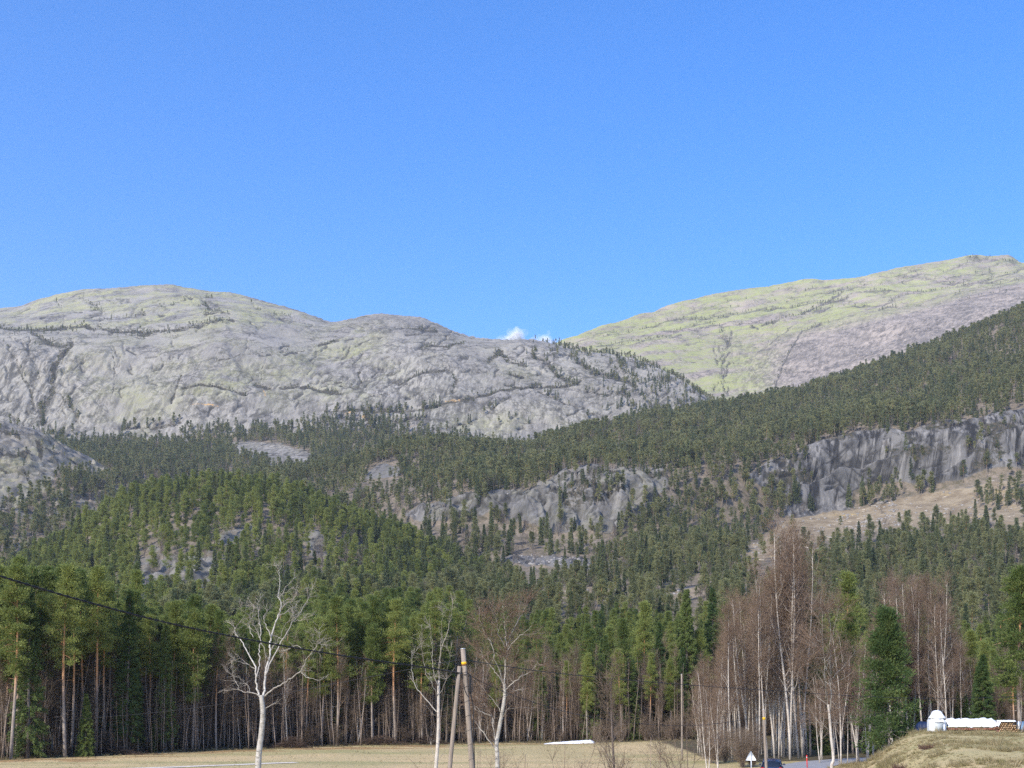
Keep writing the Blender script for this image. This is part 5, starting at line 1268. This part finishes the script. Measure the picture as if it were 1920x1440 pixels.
def wire(px_pts, Ys, rad, label, n=14, twist=False):
    Q = catmull([(a, b, y) for (a, b), y in zip(px_pts, Ys)], n); W = at(Q[:, 0], Q[:, 1], Q[:, 2]); org = W[0].copy(); mb = MB()
    if twist:
        s_ = np.linspace(0, len(W) * 2.2, len(W) * 6); f = np.linspace(0, len(W) - 1, len(W) * 6); F = np.stack([np.interp(f, np.arange(len(W)), W[:, i]) for i in range(3)], -1)
        for ph in (0, math.pi): mb.tube(F + np.stack([0 * s_, np.cos(s_ * 1.5 + ph) * rad, np.sin(s_ * 1.5 + ph) * rad], -1) - org, rad * 0.95, 5)
    else: mb.tube(W - org, rad, 5)
    o = obj('overhead_cable', mb.mesh('overhead_cable', M_BLACK, True), loc=org); return tag(o, label, 'cable')
wire([(-220, 1000), (0, 1080), (250, 1152), (444, 1195), (640, 1229), (800, 1252), (862, 1262)], [29, 32, 36, 39, 42, 45, 45.85], 0.019, 'thick twisted black cable sloping from upper left to the double pole', 16, True)
wire([(874, 1238), (960, 1251), (1050, 1263), (1200, 1277), (1300, 1285), (1430, 1294), (1590, 1304), (1720, 1309), (1850, 1308), (2100, 1298)], [46, 50, 54, 61, 66, 72, 79, 85, 91, 102], 0.017, 'thin black wire running right from the double pole towards the bank')
wire([(863, 1237), (830, 1243), (700, 1268), (560, 1295), (440, 1316), (300, 1335), (100, 1352)], [46, 48, 57, 67, 78, 92, 112], 0.015, 'thin faint wire running left from the double pole into the forest')
wire([(876, 1262), (900, 1277), (960, 1303), (1040, 1329), (1110, 1345), (1200, 1357), (1300, 1360), (1380, 1352), (1430, 1343)], [46.1, 47.5, 51, 55, 59, 64, 69.5, 73.5, 75.9], 0.014, 'sagging wire from the double pole to the bare roadside pole')

# ------------------------------------------------------------------ road sign, marker, car
def sign(px, Y, py_top):
    x, y, z = on_ground(px, Y); zt = at(px, py_top, Y)[2]; o = obj('road_sign', None, loc=(x, y, z), rz=0.12); tag(o, 'triangular road sign seen from behind on a thin post', 'road sign')
    H = zt - z; s_ = 0.76; hh = s_ * 0.87
    mb = MB(); mb.tube(np.array([[0, 0, -.2], [0, 0, H - 0.06]]), 0.03, 8); obj('post', mb.mesh('post', M_METAL, True), o)
    def tri(s_, y0, y1, c):
        k = s_ / 0.76; pts = []
        for (a, b) in ((-0.5, 0), (0.5, 0), (0, 0.87)):
            for th in np.linspace(0, 1, 4): pts.append((a * s_ * 0.93, c + b * s_ * 0.93))
        P = np.array([(-.5, 0.03), (-.46, 0), (.46, 0), (.5, .03), (.03, .85), (-.03, .85)]) * s_
        P[:, 1] += c
        V = np.concatenate([np.stack([P[:, 0], np.full(6, y), P[:, 1]], -1) for y in (y0, y1)]); i = np.arange(6)
        m_ = MB(); m_.add(V, [np.array([[0, 1, 2, 3, 4, 5], [11, 10, 9, 8, 7, 6]]), np.stack([i, (i + 1) % 6, (i + 1) % 6 + 6, i + 6], -1)]); return m_
    b = H - hh
    obj('plate', tri(0.76, 0.032, 0.05, b).mesh('plate', flat('bare aluminium back', (0.72, 0.74, 0.72), 0.55, 0.06), False), o)
    obj('face', tri(0.74, 0.051, 0.056, b + .006).mesh('face', flat('red sign border', (0.55, 0.02, 0.02), 0.4, 0.05)), o)
    obj('face_panel', tri(0.54, 0.057, 0.061, b + .065).mesh('face_panel', flat('yellow sign face', (0.85, 0.72, 0.2), 0.4, 0.05)), o)
    for zz in (b + .12, b + .42):
        mb = MB(); mb.box((0, 0.02, zz), (0.14, 0.05, 0.03)); obj('clamp', mb.mesh('clamp', M_METAL), o)
sign(1409, 82, 1408)
x, y, z = on_ground(1518, 104); z = gz(x - .2, y)
o = obj('snow_marker', None, loc=(x - .2, y, z)); tag(o, 'thin red marker stick at the road edge', 'marker pole')
mb = MB(); mb.tube(np.array([[0, 0, -.2], [-.04, 0, 1.15]]), 0.045, 8); obj('stick', mb.mesh('stick', flat('red plastic', (0.62, 0.03, 0.03), 0.5, 0.08), True), o)
mb = MB(); mb.tube(np.array([[-.035, 0, .92], [-.037, 0, 1.0]]), 0.048, 8); obj('reflector', mb.mesh('reflector', flat('pale reflector band', (0.7, 0.7, 0.68), 0.3, 0.05), True), o)

def car():
    cx_, cy_ = 20.55, 90.5; i = int(np.argmin(np.hypot(ROADC[:, 0] - cx_, ROADC[:, 1] - cy_))); T = ROADC[i + 1] - ROADC[i - 1]
    o = obj('car', None, loc=(ROADC[i, 0] - .75, ROADC[i, 1], gz(*ROADC[i]) + 0.07), rz=math.atan2(T[1], T[0]) - math.pi / 2); tag(o, 'dark blue car on the road beside the bare pole', 'car')
    PAINT = flat('dark blue car paint', (0.022, 0.035, 0.075), 0.22, 0.05, spec=0.6); GLASS = flat('car glass', (0.012, 0.015, 0.018), 0.05, 0.05, spec=0.9); RUB = flat('tyre rubber', (0.02, 0.02, 0.02), 0.9, 0.1)
    L = 4.3
    ys = np.array([-2.15, -2.08, -1.7, -1.0, 0, 0.9, 1.5, 1.95, 2.12, 2.17]); lo = np.array([.42, .30, .24, .22, .22, .22, .24, .28, .34, .45]); hi = np.array([.72, .92, .98, .96, .94, .92, .88, .78, .66, .52]); wd = np.array([.72, .82, .87, .88, .88, .88, .86, .80, .72, .62])
    th = np.linspace(0, 2 * math.pi, 24, endpoint=False); e = 0.42
    ring_ = np.stack([np.sign(np.cos(th)) * np.abs(np.cos(th)) ** e, np.sign(np.sin(th)) * np.abs(np.sin(th)) ** e], -1)
    G = np.stack([np.stack([ring_[:, 0] * w, np.full(24, y), (l + h) / 2 + ring_[:, 1] * (h - l) / 2], -1) for y, l, h, w in zip(ys, lo, hi, wd)])
    mb = MB(); mb.grid(np.concatenate([G, G[:, :1]], 1)); n0 = np.arange(24)[None]; mb.add(G[0], n0[:, ::-1]); mb.add(G[-1], n0); obj('body', mb.mesh('body', PAINT, True), o)
    # cabin: glass band and painted roof with pillars
    prof = [(-1.98, .93, .74), (-1.72, 1.32, .62), (-1.2, 1.44, .60), (-.3, 1.47, .60), (.35, 1.40, .59), (1.25, .90, .74)]
    def cab(k0, k1, z0, out, mat, name, par):
        P = np.array(prof); m_ = MB(); zb = 0.9
        rows_ = []
        for y, zt, w in P[k0:k1]:
            wl = w + out
            rows_.append([(-wl - (zt - zb) * .18, y, zb), (-wl, y, zb + (zt - zb) * .9 + out), (-wl * .8, y, zt + out), (0, y, zt + .02 + out), (wl * .8, y, zt + out), (wl, y, zb + (zt - zb) * .9 + out), (wl + (zt - zb) * .18, y, zb)])
        m_.grid(np.array(rows_)[:, ::-1]); return obj(name, m_.mesh(name, mat, True), par)
    cb = cab(0, 6, .9, 0.0, GLASS, 'window_band', o)
    P = np.array(prof); m_ = MB(); rr = []
    for y, zt, w in P[1:5]: rr.append([(w * .93, y, zt - .03), (w * .8, y, zt + .012), (0, y, zt + .035), (-w * .8, y, zt + .012), (-w * .93, y, zt - .03)])
    m_.grid(np.array(rr)); obj('roof', m_.mesh('roof', PAINT, True), o)
    for s in (-1, 1):
        for (y0, z0, y1, z1) in ((-1.98, .93, -1.72, 1.33), (-.75, .93, -.8, 1.44), (.3, .93, .2, 1.41), (1.25, .92, .35, 1.41)):
            m_ = MB(); wa, wb = (.75 if abs(y0) > 1 else .70), .585; m_.tube(np.array([[s * (wa + .02), y0, z0], [s * (wb + .02), y1, z1]]), .035, 6); obj('pillar', m_.mesh('pillar', PAINT, True), o)
        for y in (-1.32, 1.36):
            wh = obj('wheel', None, o, (s * .78, y, .31)); m_ = MB(); t = np.linspace(0, 2 * math.pi, 25)
            m_.tube(np.array([[-.1 * s, 0, 0], [-.09 * s, 0, 0], [.09 * s, 0, 0], [.1 * s, 0, 0]]), [.28, .31, .31, .28], 20); obj('tyre', m_.mesh('tyre', RUB, True), wh)
            m_ = MB(); m_.tube(np.array([[.101 * s, 0, 0], [.112 * s, 0, 0]]), [.19, .17], 16); obj('rim', m_.mesh('rim', M_METAL, True), wh)
        m_ = MB(); m_.box((s * .66, -2.06, .8), (.22, .14, .2)); obj('tail_light', m_.mesh('tail_light', flat('red lamp glass', (.4, .02, .02), .2, .05)), o)
        m_ = MB(); m_.box((s * .58, 2.05, .6), (.3, .12, .13)); obj('headlight', m_.mesh('headlight', flat('clear lamp glass', (.7, .7, .72), .1, .05)), o)
        m_ = MB(); m_.box((s * .92, .75, 1.0), (.18, .1, .12)); obj('wing_mirror', m_.mesh('wing_mirror', PAINT), o)
    m_ = MB(); m_.box((0, -2.155, .62), (.5, .02, .11)); obj('number_plate', m_.mesh('number_plate', flat('plate white', (.75, .75, .73), .5, .03)), o)
    m_ = MB(); m_.box((0, -2.1, .38), (1.5, .12, .16)); obj('bumper', m_.mesh('bumper', flat('black plastic', (.03, .03, .03), .6)), o)
car()

# ------------------------------------------------------------------ tarped firewood and machine on the bank
M_TARP = flat('white tarpaulin', (0.72, 0.73, 0.74), 0.5, 0.13, 2.5, bump=0.12)
M_BLUE = flat('dark blue tarpaulin', (0.012, 0.024, 0.07), 0.5, 0.2, 2.0, bump=0.05)
M_LOGEND = flat('cut log ends', (0.52, 0.36, 0.20), 0.9, 0.3, 4.0); M_LOGBARK = flat('red brown log bark', (0.20, 0.09, 0.06), 0.9, 0.3, 4.0)
YT = 84.0
def base_at(px, Y=YT): x, y, z = on_ground(px, Y); return x, y, z
def rings(sec, n=28, e=0.55, jit=0.02, seed=0):
    """stacked rounded-rectangle rings (z, half x, half y) with wrinkles"""
    th = np.linspace(0, 2 * math.pi, n, endpoint=False); rr = r(seed); fold = rr.normal(0, jit, n); G = []
    for z, a, b in sec:
        f = 1 + fold + rr.normal(0, jit * .4, n); G.append(np.stack([np.sign(np.cos(th)) * np.abs(np.cos(th)) ** e * a * f, np.sign(np.sin(th)) * np.abs(np.sin(th)) ** e * b * f, np.full(n, z) + rr.normal(0, jit * .3, n)], -1))
    G = np.array(G); mb = MB(); mb.grid(np.concatenate([G, G[:, :1]], 1)); mb.add(G[-1], np.arange(n)[None]); return mb
x, y, z = base_at(1756.5); o = obj('covered_machine', None, loc=(x, y, z - .03), rz=.1); tag(o, 'upright machine wrapped in white sheeting with bell shaped hood', 'machine')
obj('cover', rings([(-.05, .58, .55), (.25, .60, .55), (.6, .58, .52), (.85, .54, .48), (.95, .47, .42), (1.0, .42, .4)], jit=.085, seed=1).mesh('cover', M_TARP, True), o)
obj('hood', rings([(.98, .50, .46), (1.0, .56, .50), (1.06, .55, .48), (1.18, .46, .4), (1.3, .36, .33), (1.42, .31, .29), (1.5, .24, .23), (1.54, .14, .14), (1.55, .03, .03)], e=.85, jit=.07, seed=2).mesh('hood', M_TARP, True), o)
mb = MB(); mb.box((-.12, -.585, .38), (.62, .05, .72)); obj('panel', mb.mesh('panel', flat('grey metal panel', (.42, .45, .45), .6, .1)), o)
mb = MB(); Q = catmull([(-.48, -.6, .78), (-.2, -.63, .7), (.1, -.63, .74), (.3, -.62, .66)], 5); mb.tube(Q, .02, 5); obj('strap', mb.mesh('strap', M_BLACK, True), o)

def tarp_pile(px0, px1, Y, h, depth, seed, label, red=True):
    xa, ya, za = base_at(px0, Y); xb, yb, zb = base_at(px1, Y); L = xb - xa; o = obj('tarp_covered_woodpile', None, loc=((xa + xb) / 2, Y, (za + zb) / 2)); tag(o, label, 'woodpile')
    rng = r(seed); nu, nv = 46, 15; u = np.linspace(-.5, .5, nu); v = np.linspace(-1, 1, nv); U, Vv = np.meshgrid(u, v, indexing='ij')
    hh = h * (1 - .22 * np.clip(np.abs(U) * 2 - .86, 0, 1) / .14 * .9) * (1 + .22 * fbm(U * 5 + seed, Vv, 0, 3))
    prof = np.clip(1.12 - np.abs(Vv) ** 3.2 * 1.0, 0, 1)
    zt = .17 + (hh - .17) * prof + .07 * fbm(U * 16, Vv * 3, seed, 3); yy = Vv * depth / 2 * (1 + .05 * fbm(U * 9, Vv, 3, 2))
    zt = np.where(np.abs(Vv) > .93, zt + .07 * fbm(U * 10, seed, 0, 3), zt)
    mb = MB(); mb.grid(np.stack([U * L, yy, zt], -1)); me = mb.mesh('tarp', M_TARP, True); obj('tarp', me, o)
    for k in range(int(L / .16)):
        m_ = MB(); xx = -L / 2 + .1 + k * .16 + rng.normal(0, .02); m_.tube(np.array([[xx, -depth / 2 - .01 + rng.normal(0, .03), .08], [xx, depth / 2, .08]]), .085 + rng.normal(0, .008), 7); obj('log', m_.mesh('log', M_LOGBARK), o)
    return o, L
tarp_pile(1772, 1866, YT + 1.0, .78, 1.3, 5, 'long low woodpile under a white tarpaulin on the grassy bank')
xa, ya, za = base_at(1868, YT - .5); xb, yb, zb = base_at(1906, YT - .5); L = xb - xa
o = obj('firewood_stack', None, loc=((xa + xb) / 2, YT - .5, (za + zb) / 2)); tag(o, 'short firewood stack showing cut log ends under a white sheet', 'woodpile')
rng = r(9); mb = MB(); mb.tube(np.array([[0, -.3, 0], [0, .3, 0]]), 1.0, 9); LOG = mesh_np('log', np.concatenate(mb.V), [np.concatenate(f) for f in mb.F.values()], [M_LOGEND]); LOG.materials.append(M_LOGBARK); LOG.polygons.foreach_set('material_index', [1] * 9 + [0] * (len(LOG.polygons) - 9))
for j in range(6):
    for i in range(9 - j // 2):
        rr = rng.uniform(.062, .085); q = obj('log', LOG, o, (-L / 2 + .12 + i * .155 + .075 * (j % 2) + rng.normal(0, .012), rng.normal(0, .025), .07 + j * .128), 0, (rr, 1, rr))
mb = MB(); u = np.linspace(-.5, .56, 18); v = np.linspace(-.42, .42, 8); U, Vv = np.meshgrid(u, v, indexing='ij'); edge_ = np.clip(np.abs(U) - .38, 0, 1)
mb.grid(np.stack([U * L, Vv * 1.0, .86 - edge_ * 3.2 + .04 * fbm(U * 9, Vv * 5, 1, 3) - np.clip(np.abs(Vv) - .3, 0, 1) * .8 - np.where(U < -.1, .0, .0)], -1)); obj('sheet', mb.mesh('sheet', M_TARP, True), o)
mb = MB(); mb.grid(np.stack(np.broadcast_arrays(L * .5 + .06 + .03 * np.sin(np.linspace(0, 9, 6))[None, :], np.linspace(-.36, -.1, 6)[None, :], np.linspace(.78, .22, 6)[:, None] * np.ones((6, 6))), -1)); obj('flap', mb.mesh('flap', M_TARP, True), o)
x, y, z = base_at(1731, YT + 4); o = obj('blue_covered_stack', None, loc=(x, y, z)); tag(o, 'dark blue tarpaulin heap just left of the wrapped machine', 'tarpaulin')
obj('tarp', rings([(-.05, .42, .5), (.35, .40, .5), (.6, .34, .42), (.72, .22, .3), (.76, .08, .1)], jit=.12, seed=4).mesh('tarp', M_BLUE, True), o)
mb = MB(); Q = np.array([[-.44, -.52, .35], [0, -.56, .33], [.44, -.52, .36]]); mb.tube(Q, .012, 5); obj('rope', mb.mesh('rope', M_BLACK, True), o)
x, y, z = base_at(1921, YT); o = obj('blue_covered_stack', None, loc=(x, y, z)); tag(o, 'pale blue sheet heap with leaning sticks at the right picture edge', 'tarpaulin')
obj('tarp', rings([(-.05, .6, .5), (.3, .6, .5), (.6, .5, .42), (.72, .3, .25), (.75, .08, .1)], jit=.05, seed=6).mesh('tarp', flat('pale blue tarpaulin', (.12, .2, .3), .5, .2, 2.0, bump=.05), True), o)
for k in range(3):
    mb = MB(); mb.tube(np.array([[-.75 + k * .25, -.75, .02], [-.35 + k * .3, -.35, .75 + .1 * k]]), .03, 6); obj('stick', mb.mesh('stick', M_STEM, True), o)

# ------------------------------------------------------------------ snow strip, brush piles, heather, grass
xa, ya, za = on_ground(1018, 159); xb, yb, zb = on_ground(1116, 162)
nu, nv = 30, 7; u = np.linspace(0, 1, nu); v = np.linspace(-1, 1, nv); U, Vv = np.meshgrid(u, v, indexing='ij')
XX = xa + (xb - xa) * U; YY = ya + (yb - ya) * U + Vv * .9; tap = np.minimum(1, np.minimum(U * 5, (1 - U) * 9)) ** .5
mb = MB(); mb.grid(np.stack([XX, YY, ground_h(XX, YY) + (.5 * (.35 + .65 * U)) * tap * (1 - Vv ** 2) * (1 + .25 * fbm(U * 8, Vv, 0, 3)) - .03], -1))
tag(obj('snow_patch', mb.mesh('snow_patch', flat('old snow', (.86, .89, .93), .6, .04, 1.5, bump=.1), True)), 'thin strip of white snow at the far edge of the field', 'snow')

def brush(px, Y, w, h, seed, label):
    rng = r(seed); n = 420; x, y, z = on_ground(px, Y); c = np.stack([rng.normal(0, w / 3.2, n), rng.normal(0, .6, n), np.zeros(n)], -1); c[:, 2] = h * rng.random(n) * np.exp(-(c[:, 0] / (w / 2.2)) ** 2)
    d = rng.normal(0, 1, (n, 3)) * np.array([1, .7, .28]); d /= np.linalg.norm(d, axis=1, keepdims=True); l = rng.uniform(.4, 1.3, (n, 1)); mb = MB(); mb.segs(c - d * l * .5, c + d * l * .5, .028, .012, 3)
    o = obj('brush_pile', mb.mesh('brush_pile', flat('dark brush', (.075, .05, .035), .95, .3, 3.0)), loc=(x, y, z)); tag(o, label, 'brush pile')
brush(545, 145, 3.6, 1.5, 61, 'dark brush pile at the forest edge right of the gnarled birch')
brush(712, 153, 5.5, 1.3, 62, 'long reddish brush pile at the forest edge left of the forked birch')
brush(800, 157, 4.0, 1.1, 63, 'dark brush pile behind the slender forked birch')
brush(205, 128, 6.0, 1.0, 64, 'low brown brush heap before the tall stand at left')

M_HEATH = flat('brown heather', (0.14, 0.085, 0.06), .95, .3, 3.0)
rng = r(77)
for k, (px, Y, s_, lab) in enumerate([(1703, 62, .5, 'brown heather tuft lowest on the grassy bank'), (1690, 68, .45, 'brown heather tuft in the middle of the grassy bank'), (1738, 72, .4, 'small brown heather tuft below the wrapped machine'), (1652, 66, .5, 'brown heather tuft on the left shoulder of the bank'), (1640, 74, .55, 'large heather tuft in the shade under the bushy pine'), (1590, 70, .5, 'brown heather tuft right of the two stemmed birch')]):
    n = 260; a = rng.uniform(0, 6.28, n); rr = np.sqrt(rng.random(n)) * s_; b = np.stack([np.cos(a) * rr, np.sin(a) * rr, 0 * a], -1); d = np.stack([np.cos(a) * .5, np.sin(a) * .5, np.ones(n)], -1) + rng.normal(0, .3, (n, 3))
    mb = MB(); mb.segs(b, b + d * rng.uniform(.15, .45, (n, 1)) * (s_ + .3), .012, .005, 3); x, y, z = on_ground(px, Y); tag(obj('heather_tuft', mb.mesh('heather_tuft', M_HEATH), loc=(x, y, z - .02)), lab, 'heather')

def tuft(seed, h, mat, n=26):
    rng = r(seed); a = rng.uniform(0, 6.28, n); b = np.stack([np.cos(a), np.sin(a), 0 * a], -1) * rng.uniform(0, .14, (n, 1)); d = np.stack([np.cos(a) * .55, np.sin(a) * .55, np.ones(n)], -1) + rng.normal(0, .22, (n, 3))
    V, F = leaf_tris(b, d, rng.uniform(.5, 1.0, n) * h, .014, rng); return proto(mesh_np('tuft', V, F, [mat]))
M_STRAW = foliage('straw grass', (.36, .29, .16), (.30, .25, .13), (.24, .21, .09)); M_STRAW2 = foliage('olive grass', (.26, .23, .105), (.32, .27, .13), (.36, .29, .15))
TUFTS = [tuft(900 + i, h, m_) for i, (h, m_) in enumerate([(.34, M_STRAW), (.26, M_STRAW2), (.45, M_STRAW), (.2, M_STRAW2)])]
n = 22000; X_ = q_.uniform(9, 48, n); Y_ = q_.uniform(48, 112, n); keep = (road_dist(X_, Y_) > 2.6) & (X_ / Y_ > .235) & (fbm(X_ / 3, Y_ / 3, 0, 3) > -.22)
X_, Y_ = X_[keep], Y_[keep]; lo_ = sstep(66, 48, Y_) * .3
mass('grass', np.stack([X_, Y_, ground_h(X_, Y_) - .02], -1), q_.integers(0, 4, len(X_)), q_.uniform(.5, 1.25, len(X_)) * (1 - lo_) * (.55 + 1.0 * sstep(-.1, .3, fbm(X_ / 5, Y_ / 5, 4, 2))) * .85, TUFTS, 'tufted dry grass covering the bank on the right', 'grass', q_, .1)
n = 15000; X_ = q_.uniform(-75, 26, n); Y_ = q_.uniform(98, 176, n); ee = edge_y(X_, Y_); keep = (Y_ < ee + 3) & (q_.random(n) < .22 + .78 * sstep(-12, -2, Y_ - ee)) & (road_dist(X_, Y_) > 2.6)
X_, Y_ = X_[keep], Y_[keep]
mass('grass', np.stack([X_, Y_, ground_h(X_, Y_) - .02], -1), q_.integers(0, 4, len(X_)), q_.uniform(.45, 1.1, len(X_)) * (.5 + .6 * sstep(-8, 0, Y_ - edge_y(X_, Y_))), TUFTS, 'dry grass tufts on the field and along the forest edge', 'grass', q_, .1)

# ------------------------------------------------------------------ clouds beyond the ridge, and the air
M_CLOUD = NT('cloud', 1.0, 0.0); M_CLOUD.b.inputs['Alpha'].default_value = 0.05; M_CLOUD = M_CLOUD.done((.92, .93, .95))
bmm = __import__('bmesh').new(); __import__('bmesh').ops.create_icosphere(bmm, subdivisions=2, radius=1.0); IV = np.array([v.co[:] for v in bmm.verts]); IF = np.array([[v.index for v in f.verts] for f in bmm.faces]); bmm.free()
def cloud(blobs, Y, seed, label):
    rng = r(seed); mb = MB(); k = Y / FPX; c0 = at(blobs[0][0], blobs[0][1], Y)
    for px, py, a, b, n in blobs:
        C = at(px, py, Y)
        for _ in range(n):
            g = rng.normal(0, .45, 3); p = C + g * np.array([a, a, b]) * k; s_ = rng.uniform(.3, .65) * min(a, b) * k
            mb.add(IV * s_ * rng.uniform(.8, 1.2, 3) + p - c0, IF)
    tag(obj('cloud', mb.mesh('cloud', M_CLOUD, True), loc=c0), label, 'cloud')
cloud([(966, 638, 20, 13, 110), (954, 643, 26, 9, 90), (970, 628, 12, 11, 70)], 9000, 71, 'small white cloud puff just above the low saddle of the ridge')
cloud([(1015, 643, 26, 9, 100), (1042, 647, 26, 9, 90), (1020, 635, 16, 8, 40)], 9300, 72, 'flat faint cloud between the ridge and the far mountain')

mb = MB(); mb.box((0, 0, 700 - 1000 + 650), (9900, 9900, 2100)); hz = mb.mesh('haze'); hm = bpy.data.materials.new('haze air'); hm.use_nodes = True; ht = hm.node_tree
ht.nodes.remove(ht.nodes['Principled BSDF']); pv = ht.nodes.new('ShaderNodeVolumePrincipled'); pv.inputs['Color'].default_value = (.88, .93, 1.0, 1); pv.inputs['Density'].default_value = HAZE; pv.inputs['Anisotropy'].default_value = 0.2
ht.links.new(pv.outputs[0], ht.nodes['Material Output'].inputs['Volume']); hz.materials.clear(); hz.materials.append(hm)
tag(obj('haze', hz), 'thin blue haze filling the valley air', 'haze', kind='stuff')
